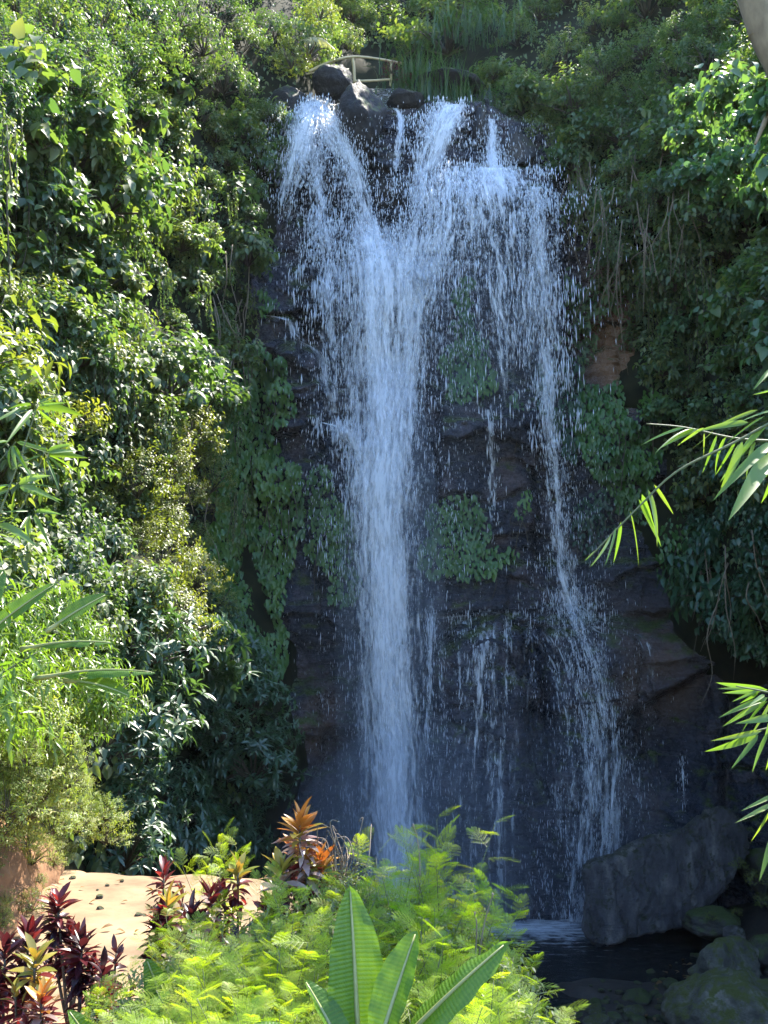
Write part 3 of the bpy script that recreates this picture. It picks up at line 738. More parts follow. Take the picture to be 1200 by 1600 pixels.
# ------------------------------------------------------------------ climbing vines on the rock
def vine(poly, count, leaf, mat, label, off=.14, ragged=14, tpl=T_OV3):
    a = np.array(poly, float); k = count * 3
    x = rng.uniform(a[:, 0].min() - 20, a[:, 0].max() + 20, k); y = rng.uniform(a[:, 1].min() - 20, a[:, 1].max() + 20, k)
    q = np.stack([x * .03, y * .03, x * 0], -1)
    ok = in_poly(x + ragged * fbm(q, 3), y + ragged * fbm(q + 50, 3), poly)
    x = x[ok][:count]; y = y[ok][:count]; m = len(x)
    lump = fbm(np.stack([x * .035, y * .028, x * 0 + 3], -1), 3)
    p = P(x, y, np.minimum(np.minimum(cdepth(x, y), cdepth(x + 6, y + 4)), HILL(x, y) + .45) - off - .22 * np.clip(lump + .4, 0, 1.5) - rng.uniform(0, .08, m))
    acc = Acc()
    dr = np.stack([rng.normal(0, .30, m), rng.normal(-.55, .15, m), np.full(m, -1.0)], -1)
    up = np.stack([rng.normal(0, .3, m), rng.normal(-1, .2, m), rng.uniform(.2, .8, m)], -1)
    scatter(acc, tpl, p, dr, up, leaf * rng.uniform(.6, 1.3, m), np.clip(.45 + .35 * lump + rng.normal(0, .17, m), 0, 1))
    c = p.mean(0); c[2] = p[:, 2].min()
    e = empty('climbing_vine', c)
    tag(e, label, 'vine', 'climbing vines on the cliff')
    o = link('foliage', acc.mesh('vine_foliage', mat), e, -Vector(c)); o['kind'] = 'stuff'
    for i in range(max(3, min(14, m // 150))):
        j = rng.integers(m); b = p[j] + np.array([0, .1, 0]) - c; f = b + np.array([rng.normal(0, .3), 0, -rng.uniform(.8, 2)])
        st = Acc(); tube(st, [b, (b + f) / 2 + np.array([rng.normal(0, .12), -.03, 0]), f], .012, 4)
        link('stem', st.mesh('vine_stem', M['stem'], True), e)
    return e

vine([(360, 540), (400, 535), (440, 560), (462, 640), (455, 668), (425, 672), (425, 700), (478, 712), (470, 790), (462, 860), (440, 960), (448, 1020), (440, 1068), (400, 1062), (370, 1010), (325, 900), (335, 760), (345, 640)], 4200, .19, M['vine'], 'tall curtain of green climbing leaves on the rock left of the main fall')
vine([(395, 455), (430, 455), (440, 478), (400, 485)], 120, .15, M['vine'], 'small tuft of vine on the ledge left of the falls')
vine([(705, 425), (738, 430), (752, 520), (775, 590), (768, 625), (725, 640), (690, 610), (680, 560), (715, 500)], 900, .17, M['vine'], 'vine patch on the rock right of the main fall, high up')
vine([(672, 790), (700, 775), (752, 785), (762, 850), (808, 850), (800, 880), (740, 892), (690, 905), (655, 880), (655, 830)], 900, .17, M['vine'], 'vine patch on the rock right of the main fall, lower down')
vine([(480, 735), (520, 730), (545, 800), (560, 900), (545, 950), (505, 935), (475, 820)], 800, .17, M['vine'], 'vine patch half hidden behind the main fall')
vine([(905, 600), (960, 600), (985, 650), (1030, 690), (1030, 740), (1000, 800), (960, 790), (935, 740), (905, 680)], 1500, .18, M['vine'], 'bright vine patch on the rock behind the bamboo spray')
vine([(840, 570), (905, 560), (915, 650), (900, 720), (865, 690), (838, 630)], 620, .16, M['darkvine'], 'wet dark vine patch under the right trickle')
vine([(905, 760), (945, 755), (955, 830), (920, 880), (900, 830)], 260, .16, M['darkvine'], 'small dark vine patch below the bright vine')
vine([(800, 760), (828, 755), (830, 795), (808, 805)], 80, .15, M['vine'], 'tiny vine tuft between the two trickles')
vine([(795, 618), (818, 615), (818, 640), (798, 642)], 40, .15, M['vine'], 'tiny leafy tuft on the rock step')
vine([(890, 410), (930, 440), (925, 560), (905, 590), (880, 540)], 500, .17, M['broad'], 'leafy vine at the edge of the bare brown rock')
vine([(1000, 590), (1040, 600), (1030, 660), (1005, 650)], 110, .17, M['vine'], 'small vine tuft under the large-leaved shrubs')
vine([(1010, 800), (1090, 780), (1110, 880), (1100, 960), (1060, 945), (1035, 860)], 380, .16, M['vine'], 'sparse vine over mossy rock beside the drooping shrubs', ragged=30)

# ------------------------------------------------------------------ falling water
def white_water(name, contrast=4.2, opaque=False):
    m, t, out = new_mat(name)
    p = N(t, 'ShaderNodeBsdfPrincipled', i_Roughness=0.35); p.inputs['Base Color'].default_value = (0.88, 0.91, 0.95, 1)
    tr = N(t, 'ShaderNodeBsdfTranslucent'); tr.inputs[0].default_value = (0.88, 0.91, 0.95, 1)
    mt = N(t, 'ShaderNodeMixShader'); mt.inputs[0].default_value = 0.4
    t.links.new(p.outputs[0], mt.inputs[1]); t.links.new(tr.outputs[0], mt.inputs[2])
    if opaque:
        t.links.new(mt.outputs[0], out.inputs[0]); return m
    uv = N(t, 'ShaderNodeUVMap', uv_map='UVMap')
    def streak(sx, sy, sc, det):
        mp = N(t, 'ShaderNodeMapping'); mp.inputs['Scale'].default_value = (sx, sy, 1); t.links.new(uv.outputs[0], mp.inputs[0])
        n1 = N(t, 'ShaderNodeTexNoise', i_Scale=sc, i_Detail=det, i_Roughness=0.65, i_Distortion=0.4); t.links.new(mp.outputs[0], n1.inputs['Vector'])
        return n1.outputs[0]
    a, b = streak(1, .07, 3.4, 7.0), streak(1, .16, 11.0, 5.0)
    ad = N(t, 'ShaderNodeMath', operation='MULTIPLY_ADD'); t.links.new(b, ad.inputs[0]); ad.inputs[1].default_value = 0.9; t.links.new(a, ad.inputs[2])
    sb = N(t, 'ShaderNodeMath', operation='SUBTRACT'); t.links.new(ad.outputs[0], sb.inputs[0]); sb.inputs[1].default_value = 0.95
    at = N(t, 'ShaderNodeAttribute', attribute_name='dens')
    ml = N(t, 'ShaderNodeMath', operation='MULTIPLY_ADD'); t.links.new(sb.outputs[0], ml.inputs[0]); ml.inputs[1].default_value = contrast; t.links.new(at.outputs['Fac'], ml.inputs[2])
    ml.use_clamp = True
    lim = N(t, 'ShaderNodeMath', operation='MULTIPLY'); t.links.new(ml.outputs[0], lim.inputs[0]); lim.inputs[1].default_value = 0.8
    tp = N(t, 'ShaderNodeBsdfTransparent')
    ms = N(t, 'ShaderNodeMixShader'); t.links.new(lim.outputs[0], ms.inputs[0]); t.links.new(tp.outputs[0], ms.inputs[1]); t.links.new(mt.outputs[0], ms.inputs[2])
    t.links.new(ms.outputs[0], out.inputs[0])
    return m
M['water'] = white_water('falling_water')
M['drop'] = white_water('water_drops', opaque=True)

falls = empty('waterfall', (0.2, 29, 0))
tag(falls, 'tall white waterfall dropping down the dark cliff into the pool', 'waterfall', kind='structure')
FB = -Vector(falls.location)
OCT = np.array([(1, 0, 0), (-1, 0, 0), (0, 1, 0), (0, -1, 0), (0, 0, 1.0), (0, 0, -1.0)])
OCT_T = np.array([(0, 2, 4), (2, 1, 4), (1, 3, 4), (3, 0, 4), (2, 0, 5), (1, 2, 5), (3, 1, 5), (0, 3, 5)])

def stream_depth(c, off):
    xs_ = np.stack([cdepth(c[:, 0] + k * c[:, 2] * .5, c[:, 1] + dy) for k in (-.7, 0, .7) for dy in (-8, 0, 10)], -1)
    d = np.minimum.accumulate(np.r_[xs_.min(-1)])
    d = np.r_[d]
    ker = np.ones(9) / 9
    d = np.convolve(np.pad(d, 4, mode='edge'), ker, 'valid')
    return d - off

def stream(ctrl, off=.35, layers=3, drops=0, dsize=.022, spread=1.1, bulge=.25, name='water_sheet', hug=False):
    c = curve_pts(ctrl, 10)                       # px, py, width, density
    if hug:
        d = cdepth(c[:, 0], c[:, 1]); d = np.convolve(np.pad(d, 2, mode='edge'), np.ones(5) / 5, 'valid') - off
    else:
        d = stream_depth(c, off)
    nu = 15; us = np.linspace(-1, 1, nu)
    for L in range(layers):
        o = (L - (layers - 1) / 2) * .13
        px = c[:, 0, None] + us[None] * c[:, 2, None] * .5 * (1 + .06 * L)
        py = np.repeat(c[:, 1, None], nu, 1)
        if hug:
            Y = cdepth(px, py); Y = (Y + np.roll(Y, 1, 0) + np.roll(Y, -1, 0)) / 3 - off - .02 * L
        else:
            Y = d[:, None] + o - bulge * np.sqrt(np.clip(1 - us[None] ** 2, 0, 1)) * (c[:, 2, None] / 100)
        V = P(px, py, Y)
        V = V + (.05 if not hug else .015) * np.stack([fbm(V * 1.4 + L * 9, 2), fbm(V * 1.4 + 30 + L * 9, 2), 0 * px], -1)
        s = np.r_[0, np.cumsum(np.linalg.norm(np.diff(V[:, nu // 2], axis=0), axis=-1))]
        wid = c[:, 2] / F * d
        UVs = np.stack([us[None] * wid[:, None] * .5 + 7.7 * L + rng.uniform(0, 50), np.repeat(s[:, None], nu, 1)], -1)
        edge = (1 - np.abs(us) ** 1.6) ** 1.15
        dens = (c[:, 3, None] * 1.25) * edge[None] - .55 * (1 - edge[None]) - .25
        me = mk_mesh(name, V.reshape(-1, 3), grid_faces(nu, len(c)), True, {'dens': dens.ravel()}, UVs.reshape(-1, 2), M['water'])
        link(name, me, falls, FB)
    if drops:
        drops = int(drops * 1.25)
        i = rng.choice(len(c), drops, p=np.clip(c[:, 3], .05, 1) * c[:, 2] / np.sum(np.clip(c[:, 3], .05, 1) * c[:, 2]))
        g = rng.normal(0, .42, drops) * spread
        px = c[i, 0] + g * c[i, 2]; py = c[i, 1] + rng.uniform(-12, 12, drops)
        # drops gather in ragged clumps
        cl = fbm(np.stack([px * .055, py * .035, px * 0 + ctrl[0][0]], -1), 3)
        keep = cl + rng.normal(0, .35, drops) > -.15
        px, py, i, g = px[keep], py[keep], i[keep], g[keep]; m = len(px)
        p = P(px, py, d[i] - rng.uniform(-.25, .5, m) * (0.3 if hug else 1))
        r = dsize * .40 * np.exp(rng.normal(0, .4, m))
        st = rng.uniform(2.0, 9.0, m) * (1 + .8 * (c[i, 1] > 420))
        V = p[:, None] + OCT[None] * np.stack([r, r, r * st], -1)[:, None]
        T = OCT_T[None] + (np.arange(m) * 6)[:, None, None]
        o = link('spray', mk_mesh('spray', V.reshape(-1, 3), T.reshape(-1, 3), True, mat=M['drop']), falls, FB)
        o['kind'] = 'stuff'

stream([(482, 158, 50, .9), (478, 185, 82, .85), (468, 240, 92, .55), (452, 300, 80, .2), (445, 345, 60, .0)], .9, 2, 5200, .020, 1.2)
stream([(490, 160, 46, 1), (520, 200, 78, .8), (548, 260, 66, .6), (566, 330, 66, .55), (590, 400, 100, .7), (594, 460, 100, -.1)], .8, 2, 4200, .022, .75)
stream([(486, 215, 24, .6), (500, 300, 30, .65), (510, 380, 46, .5), (515, 460, 62, .25), (520, 560, 60, .05)], .7, 2, 3600, .026, 1.2)
stream([(602, 148, 14, .9), (614, 164, 18, .9), (626, 186, 16, .9), (622, 230, 18, .7), (618, 270, 22, .4)], .15, 2, 160, .02, hug=True)
stream([(652, 150, 36, .9), (672, 156, 40, .9), (700, 164, 50, .9)], .1, 2, 100, .02, hug=True)
stream([(708, 163, 56, 1), (692, 195, 84, .85), (672, 250, 78, .55), (660, 320, 86, .5), (648, 400, 110, .7), (640, 460, 110, -.1)], .95, 2, 5600, .023, .8)
stream([(768, 186, 20, .8), (770, 225, 28, .75), (772, 264, 38, .9)], .35, 2, 500, .022)
stream([(770, 262, 100, .8), (776, 285, 160, .7), (784, 330, 178, .40), (790, 400, 180, .22), (800, 480, 170, .12), (810, 560, 150, .02), (815, 640, 130, -.1)], .45, 2, 4600, .022)
stream([(700, 268, 90, .5), (702, 330, 120, .45), (690, 400, 90, .4), (684, 470, 80, -.2)], .6, 2, 1600, .024)
stream([(836, 292, 32, .6), (843, 350, 44, .5), (850, 450, 58, .38), (854, 540, 58, .3), (858, 620, 50, .35), (862, 700, 46, .4)], .7, 2, 2400, .024)
for k in range(16):
    x = rng.uniform(742, 880); y0 = rng.uniform(300, 350)
    stream([(x, y0, 10, .45), (x + rng.normal(0, 3), y0 + 110, 9, .35), (x + rng.normal(0, 5), y0 + rng.uniform(200, 300), 8, .1)], .5, 1, 60, .016)
stream([(560, 330, 60, .1), (572, 380, 90, .45), (580, 450, 110, .4), (570, 540, 120, .25), (560, 640, 110, .15)], .8, 2, 1500, .018)
stream([(680, 400, 50, .5), (668, 450, 60, .45), (655, 520, 60, .3), (648, 600, 60, .2)], .7, 2, 900, .018)
stream([(590, 345, 130, .0), (598, 385, 160, .5), (605, 430, 205, .66), (605, 520, 190, .50), (606, 600, 172, .52), (603, 700, 160, .58), (599, 800, 142, .62), (601, 900, 138, .66), (607, 1050, 130, .66), (614, 1200, 126, .64), (620, 1340, 128, .6), (624, 1445, 124, .6)], .9, 3, 8000, .016, .8)
stream([(596, 370, 60, .1), (590, 420, 70, .75), (588, 520, 62, .7), (592, 620, 60, .75), (598, 700, 70, .9), (602, 900, 74, .95), (613, 1200, 66, .95), (622, 1445, 70, .9)], 1.0, 2, 0)
stream([(650, 390, 40, .3), (645, 440, 56, .75), (640, 520, 50, .65), (632, 620, 50, .6), (624, 720, 50, .5), (618, 820, 50, .2)], 1.05, 2, 900, .016)
stream([(503, 660, 12, .8), (538, 672, 48, .8), (560, 720, 66, .5), (570, 800, 70, .35), (576, 900, 60, .15)], .5, 2, 1200, .02)
stream([(395, 490, 14, .4), (448, 500, 22, .5), (462, 528, 24, .45), (498, 552, 26, .6), (508, 592, 28, .6), (522, 645, 36, .4)], .12, 2, 200, .016, hug=True)
stream([(762, 640, 26, .5), (768, 700, 22, .3), (772, 800, 20, .2), (776, 900, 18, .1)], .1, 1, 260, .018, hug=True)
stream([(850, 590, 20, .35), (856, 680, 36, .35), (870, 750, 44, .45), (876, 850, 60, .36), (884, 905, 66, .42), (894, 945, 68, .42), (908, 985, 60, .2)], .25, 2, 2000, .012)
stream([(888, 930, 64, .42), (900, 975, 70, .34), (922, 1030, 62, .40), (936, 1090, 60, .40), (940, 1150, 90, .28), (936, 1250, 120, .26), (930, 1350, 130, .3), (922, 1440, 150, .4)], .2, 2, 4200, .010)
stream([(840, 960, 30, .1), (880, 1000, 120, .16), (915, 1100, 150, .2), (930, 1250, 170, .24), (925, 1440, 190, .3)], .1, 2, 500, .010, hug=True)
stream([(760, 956, 150, .12), (762, 985, 175, .22), (760, 1100, 180, .12), (750, 1250, 190, .12), (750, 1440, 200, .2)], .06, 2, 300, .010, hug=True)
stream([(560, 1180, 60, .0), (560, 1300, 110, .15), (570, 1440, 140, .25)], .3, 2, 700, .010)
stream([(890, 925, 70, .1), (940, 985, 60, .35), (1000, 1000, 60, .1), (1010, 1100, 70, -.1)], .06, 1, 60, .010, hug=True)
for (x, y0, y1, dn) in ((690, 975, 1180, .3), (716, 968, 1120, .35), (736, 966, 1080, .35), (762, 962, 1300, .3), (790, 966, 1150, .4), (832, 975, 1090, .25), (700, 1100, 1330, .2), (980, 1120, 1250, .2), (1066, 1180, 1260, .4), (945, 1260, 1400, .2), (800, 420, 620, .2), (768, 400, 560, .25), (824, 400, 600, .2)):
    stream([(x, y0, 9, dn), (x + 1, (y0 + y1) / 2, 10, dn * .8), (x + rng.uniform(-3, 3), y1, 12, .0)], .05, 1, 90, .013, hug=True)
stream([(680, 966, 60, .5), (720, 962, 70, .5), (770, 962, 70, .5), (825, 968, 40, .3)], .06, 1, 150, .014, hug=True)
stream([(672, 935, 14, .6), (673, 1000, 12, .6), (668, 1100, 10, .4), (664, 1200, 10, .2)], .2, 2, 400, .016)
stream([(538, 1232, 8, .4), (560, 1290, 16, .55), (574, 1350, 24, .6), (582, 1420, 30, .5)], .12, 2, 300, .016, hug=True)
# fine spray drifting round the falls
for (x0, x1, y0, y1, k, sz, off) in ((430, 600, 150, 420, 2600, .012, 1.2), (480, 720, 420, 900, 5000, .011, 1.2), (500, 720, 900, 1420, 3200, .009, 1.2), (820, 980, 700, 1430, 1600, .009, .8), (640, 900, 180, 560, 3600, .012, .9)):
    px = rng.normal((x0 + x1) / 2, (x1 - x0) / 3.6, k); py = rng.uniform(y0, y1, k)
    p = P(px, py, cdepth(px, py) - rng.uniform(.2, 1.6, k) * off)
    r = sz * .8 * np.exp(rng.normal(0, .35, k))
    V = p[:, None] + OCT[None] * np.stack([r * .6, r * .6, r * rng.uniform(2, 9, k)], -1)[:, None]
    T = OCT_T[None] + (np.arange(k) * 6)[:, None, None]
    o = link('spray', mk_mesh('spray', V.reshape(-1, 3), T.reshape(-1, 3), True, mat=M['drop']), falls, FB); o['kind'] = 'stuff'

def vol_mat(name, dens, col, aniso):
    m, t, out = new_mat(name)
    v_ = N(t, 'ShaderNodeVolumePrincipled', i_Density=dens, i_Anisotropy=aniso); v_.inputs['Color'].default_value = (*col, 1)
    t.links.new(v_.outputs[0], out.inputs['Volume'])
    return m
def blob(name, c, rad, dens, label):
    bm = bmesh.new(); bmesh.ops.create_icosphere(bm, subdivisions=4, radius=1)
    me = bpy.data.meshes.new(name)
    for v_ in bm.verts:
        v_.co = Vector((v_.co.x * rad[0], v_.co.y * rad[1], v_.co.z * rad[2]))
    bm.to_mesh(me); bm.free()
    me.materials.append(vol_mat(name, dens, (.82, .89, 1), .2))
    tag(link(name, me, None, c), label, 'mist', kind='stuff')
blob('mist', (.2, 28.0, 9.5), (2.9, 1.7, 10.5), .018, 'wide thin veil of mist round the main fall')
blob('mist', (.2, 27.9, 7.0), (1.6, 1.2, 9.0), .12, 'dense white mist in the core of the main fall')
blob('mist', (.6, 27.4, 1.0), (3.4, 1.9, 4.2), .11, 'billowing spray where the main fall lands')
blob('mist', (3.2, 28.6, 17.5), (2.2, 1.3, 4.0), .05, 'mist under the right upper ledge')
blob('mist', (2.5, 26.8, 1.5), (6.0, 2.6, 4.2), .03, 'low mist drifting over the pool at the foot of the falls')
blob('mist', (6.0, 27.6, 6.0), (1.5, 1.2, 6.5), .02, 'thin mist round the right stream')

# ------------------------------------------------------------------ rocks
def make_rock(seed, size, planes=9, rough=.08, sub=4, cut=(.62, .95)):
    r = np.random.default_rng(seed)
    bm = bmesh.new(); bmesh.ops.create_icosphere(bm, subdivisions=sub, radius=1)
    V = np.array([v_.co[:] for v_ in bm.verts]); T = np.array([[x.index for x in f.verts] for f in bm.faces]); bm.free()
    for _ in range(planes):
        n_ = unit(r.normal(0, 1, 3) * np.array([1, 1, .8])); h = r.uniform(*cut)
        d = V @ n_ - h
        V = V - np.clip(d, 0, None)[:, None] * n_
    V = V * (1 + rough * fbm(V * 1.8 + seed, 4)[:, None] - .6 * rough * np.clip(.25 - np.abs(fbm(V * 2.6 + seed * 2, 3)), 0, 1)[:, None] * 2 + .35 * rough * fbm(V * 6 + seed, 3)[:, None])
    return V * np.array(size), T

def rock(name, px, py, Y, wpx, hpx, mat, label, group=None, seed=1, depth=1.0, rz=0.0, sub=5, cat='rock', tilt=0.0, **kw):
    k = Y / F
    V, T = make_rock(seed, (wpx * k / 2 * 1.12, max(wpx, hpx) * k / 2 * depth, hpx * k / 2 * 1.12), sub=sub, **kw)
    o = link(name, mk_mesh(name, V, T, False, mat=M[mat]), None, P(px, py, Y))
    o.rotation_euler = (0, tilt, rz)
    return tag(o, label, cat, group)

rock('boulder', 566, 198, 30.1, 80, 126, 'liprock', 'big dark boulder splitting the stream at the lip of the falls', seed=33, cat='boulder', planes=12, cut=(.6, .92), rough=.12)
rock('boulder', 522, 128, 30.9, 64, 56, 'liprock', 'brown round boulder below the bamboo railing', seed=34, cat='boulder', planes=9, cut=(.65, .92), rough=.1)
rock('boulder', 664, 205, 30.2, 58, 92, 'liprock', 'dark blocky boulder between the small rivulet and the right jet', seed=5, cat='boulder', planes=20, cut=(.4, .85), rough=.12)
rock('boulder', 636, 158, 30.8, 60, 34, 'liprock', 'low dark rock in the stream bed at the lip', seed=6, cat='boulder', planes=10)
rock('boulder', 748, 208, 30.5, 40, 100, 'wetrock', 'tall dark rock between the right jet and the narrow rivulet', seed=7, cat='boulder', planes=20, cut=(.4, .85), rough=.12)
rock('boulder', 700, 140, 31.8, 110, 30, 'liprock', 'flat wet rock behind the right jet', seed=8, cat='boulder')
rock('boulder', 610, 300, 30.1, 80, 62, 'wetrock', 'wet black rock below the small rivulet', seed=9, cat='boulder', planes=20, cut=(.4, .85), rough=.12)
rock('boulder', 605, 262, 30.3, 60, 40, 'wetrock', 'small wet rock at the foot of the small rivulet', seed=10, cat='boulder', planes=20, cut=(.4, .85), rough=.12)
rock('boulder', 452, 168, 30.4, 60, 60, 'liprock', 'dark rock at the left lip where the spray leaps out', seed=12, cat='boulder')
rock('boulder', 810, 235, 30.6, 70, 80, 'wetrock', 'shadowed rock under the overhanging shrubs right of the rivulet', seed=13, cat='boulder', planes=20, cut=(.4, .85), rough=.12)

# the great slab leaning in the pool
def slab():
    out_f = [(907, 1352), (962, 1338), (1010, 1312), (1070, 1292), (1085, 1278), (1132, 1252), (1162, 1290), (1178, 1330), (1140, 1380), (1084, 1452), (1010, 1466), (962, 1482), (930, 1478), (906, 1462)]
    yf = 25.0
    fr = [P(x, y, yf + (x - 907) / 270 * .5 + (1480 - y) * .004) for x, y in out_f]
    c = np.mean(fr, axis=0)
    bk = [p + np.array([.55, 2.3, -.25]) + (c - p) * .10 for p in fr]
    bm = bmesh.new()
    a = [bm.verts.new(p - c) for p in fr]; b = [bm.verts.new(p - c) for p in bk]
    bm.faces.new(a); bm.faces.new(b[::-1])
    k = len(a)
    for i in range(k):
        bm.faces.new((a[(i + 1) % k], a[i], b[i], b[(i + 1) % k]))
    bmesh.ops.recalc_face_normals(bm, faces=bm.faces)
    bmesh.ops.bevel(bm, geom=bm.edges[:], offset=.09, segments=2, affect='EDGES', clamp_overlap=True)
    bmesh.ops.triangulate(bm, faces=bm.faces)
    me = bpy.data.meshes.new('tmp'); bm.to_mesh(me); bm.free()
    o = bpy.data.objects.new('tmp', me); C.objects.link(o)
    md = o.modifiers.new('r', 'REMESH'); md.mode = 'VOXEL'; md.voxel_size = .055
    dg = bpy.context.evaluated_depsgraph_get(); ev = o.evaluated_get(dg)
    m2 = bpy.data.meshes.new_from_object(ev)
    bpy.data.objects.remove(o)
    n_ = len(m2.vertices); V = np.empty(n_ * 3); m2.vertices.foreach_get('co', V); V = V.reshape(-1, 3)
    NN = np.empty(n_ * 3); m2.vertices.foreach_get('normal', NN); NN = NN.reshape(-1, 3)
    q = V + c
    sh = q @ np.array([.35, 0, 1.0])
    rid = np.abs(fbm(np.stack([q[:, 0] * 3.2 + .9 * q[:, 2], q[:, 1] * 3, q[:, 2] * .8 - .3 * q[:, 0]], -1), 4))
    h = .12 * fbm(q * .8, 4) - .34 * np.clip(.26 - rid, 0, 1) + .03 * fbm(q * np.array([6, 6, 2.0]), 3) + .05 * np.floor(2.2 * fbm(q * np.array([.9, .9, .35]) + 4, 2)) / 2
    # ragged notches along the top edge
    V = V + NN * h[:, None]
    m2.vertices.foreach_set('co', V.ravel()); m2.materials.clear(); m2.materials.append(M['slab'])
    m2.name = 'slab_boulder'; m2.polygons.foreach_set('use_smooth', np.zeros(len(m2.polygons), bool))
    return tag(link('slab_boulder', m2, None, c), 'huge angular dark slab leaning in the pool', 'boulder')
slab()

rock('mossy_boulder', 1130, 1522, 21.2, 150, 92, 'mossrock', 'flat-topped mossy boulder on the stony bank', seed=21, cat='boulder', planes=16, rough=.16, cut=(.42, .8))
rock('mossy_boulder', 1160, 1592, 19.2, 190, 130, 'mossrock', 'bright mossy boulder beside the stream stones', seed=25, cat='boulder', planes=16, rough=.16, cut=(.42, .8))
rock('mossy_boulder', 1200, 1496, 22.5, 70, 60, 'pebble', 'grey boulder wedged behind the mossy boulders', seed=23, cat='boulder')
rock('mossy_boulder', 1215, 1385, 26.0, 110, 170, 'pebble', 'brown mossy rock mass behind the great slab', seed=24, cat='boulder', planes=22, rough=.2, cut=(.4, .85))
rock('mossy_boulder', 1120, 1442, 24.6, 90, 40, 'pebble', 'low mossy rock under the right end of the slab', seed=26, cat='boulder')
rock('mossy_boulder', 1148, 1462, 23.4, 34, 26, 'slab', 'small pale pointed rock beside the slab', seed=27, cat='boulder')
shapes = [make_rock(100 + i, (1, .9, .62), 9, .1, 3) for i in range(8)]
pm = [mk_mesh('river_stone', V, T, True, mat=M['pebble' if i % 3 else 'mossrock']) for i, (V, T) in enumerate(shapes)]
for i in range(330):
    x = rng.uniform(850, 1230); y = rng.uniform(1484, 1640)
    if x < 1060 - (y - 1484) * 2.4 or x < 845: continue
    g = PZ(x, y, .12)
    s = rng.uniform(.04, .12) * (1.4 if y > 1560 else 1) * (1.9 if rng.random() < .15 else 1)
    g[2] = max(float(zg(g[0], g[1])), -.05) + s * .15
    o = link('river_stone', pm[rng.integers(8)], None, g)
    o.scale = (s * rng.uniform(.8, 1.5), s, s * rng.uniform(.7, 1.1)); o.rotation_euler = (rng.uniform(-.3, .3), rng.uniform(-.3, .3), rng.uniform(0, 6.28))
    tag(o, 'small rounded stone on the wet stream bank below the slab', 'stone', 'river stones on the bank')
# small plants on the bank by the slab
for (x, y, Y, s) in ((1155, 1350, 24.6, .22), (1180, 1372, 24.2, .28), (1195, 1410, 23.8, .25), (1112, 1432, 24.0, .16), (1150, 1425, 23.9, .14)):
    shrub('yellow', P(x, y, Y), s, 'small bright green plant growing on rock behind the great slab', 'plant', 'small plants by the slab')
leafm = leaf_mat('dead_leaf', [(.10, .05, .02), (.2, .12, .05), (.3, .2, .1)], .2)
dl = mk_mesh('dead_leaf', *leaf_tpl(.5, 3, .4, .3), attrs=None, mat=leafm)
for i in range(70):
    x = rng.uniform(870, 1120); y = rng.uniform(1490, 1600)
    if x < 1060 - (y - 1484) * 1.1: continue
    g = PZ(x, y, .2); g[2] = max(float(zg(g[0], g[1])), 0) + .08
    o = link('dead_leaf', dl, None, g); s = rng.uniform(.1, .2); o.scale = (s, s, s); o.rotation_euler = (rng.uniform(-.4, .4), rng.uniform(-.4, .4), rng.uniform(0, 6.28))
    tag(o, 'fallen brown leaf on the wet stream bank', 'leaf', 'fallen leaves on the bank')

# ------------------------------------------------------------------ top of the falls: railing, grass, red bush
rl = empty('bamboo_railing', P(552, 132, 32.2)); tag(rl, 'curved bamboo handrail above the lip of the falls', 'railing')
def part_tube(name, parent, ctrl, rad, mat, n=8, sides=8):
    a = Acc(); pts = curve_pts(ctrl, n) - np.array(parent.location)
    tube(a, pts, np.linspace(rad, rad * .85, len(pts)) if np.isscalar(rad) else np.interp(np.linspace(0, 1, len(pts)), np.linspace(0, 1, len(rad)), rad), sides)
    return link(name, a.mesh(name, mat, True), parent)
part_tube('rail', rl, [P(482, 112, 31.6), P(515, 97, 31.9), P(550, 89, 32.2), P(590, 92, 32.5), P(628, 99, 32.8)], .05, M['cane'])
part_tube('rail', rl, [P(553, 127, 32.2), P(585, 126, 32.4), P(612, 124, 32.6)], .05, M['cane'])
part_tube('rail', rl, [P(478, 116, 31.6), P(500, 112, 31.8), P(545, 108, 32.3)], .025, M['cane'])
part_tube('post', rl, [P(551, 90, 32.25), P(553, 108, 32.25), P(554, 130, 32.25)], .06, M['cane'])
part_tube('post', rl, [P(611, 96, 32.7), P(611, 112, 32.7), P(610, 134, 32.7)], .05, M['cane'])
part_tube('post', rl, [P(498, 103, 31.75), P(499, 118, 31.75), P(500, 130, 31.75)], .05, M['cane'])

def grass_clump(px, py, Y, wpx, h, nb, label, mat='grass'):
    c = P(px, py, Y); k = Y / F
    a = Acc(); r = np.random.default_rng(int(px + py))
    seg = 6; t = np.linspace(0, 1, seg + 1)
    for _ in range(nb):
        b = np.array([r.normal(0, wpx * k * .32), r.normal(0, .5), 0]); L = h * r.uniform(.55, 1.15); az = r.uniform(0, 6.28); bend = r.uniform(.15, .75); wd = r.uniform(.012, .026)
        dx = np.array([math.cos(az), math.sin(az), 0])
        pts = b + (t * L * (1 - .35 * bend))[:, None] * np.array([0, 0, 1]) + (bend * L * t ** 2.2 * .75)[:, None] * dx - (bend * L * .45 * t ** 4)[:, None] * np.array([0, 0, 1])
        sd_ = np.array([-dx[1], dx[0], 0]); wv = wd * (1 - t ** 2 * .95)
        V = np.concatenate([pts - sd_ * wv[:, None], pts + sd_ * wv[:, None]])
        T = [(i, i + 1, i + seg + 1) for i in range(seg)] + [(i + 1, i + seg + 2, i + seg + 1) for i in range(seg)]
        a.add(V, T, r.uniform(.1, .9))
    e = empty('grass_clump', c); tag(e, label, 'grass', 'tall grass above the falls')
    o = link('blades', a.mesh('grass_blades', M[mat]), e); o['kind'] = 'stuff'
grass_clump(690, 182, 31.6, 90, 2.3, 420, 'tall green grass clump drooping beside the right jet')
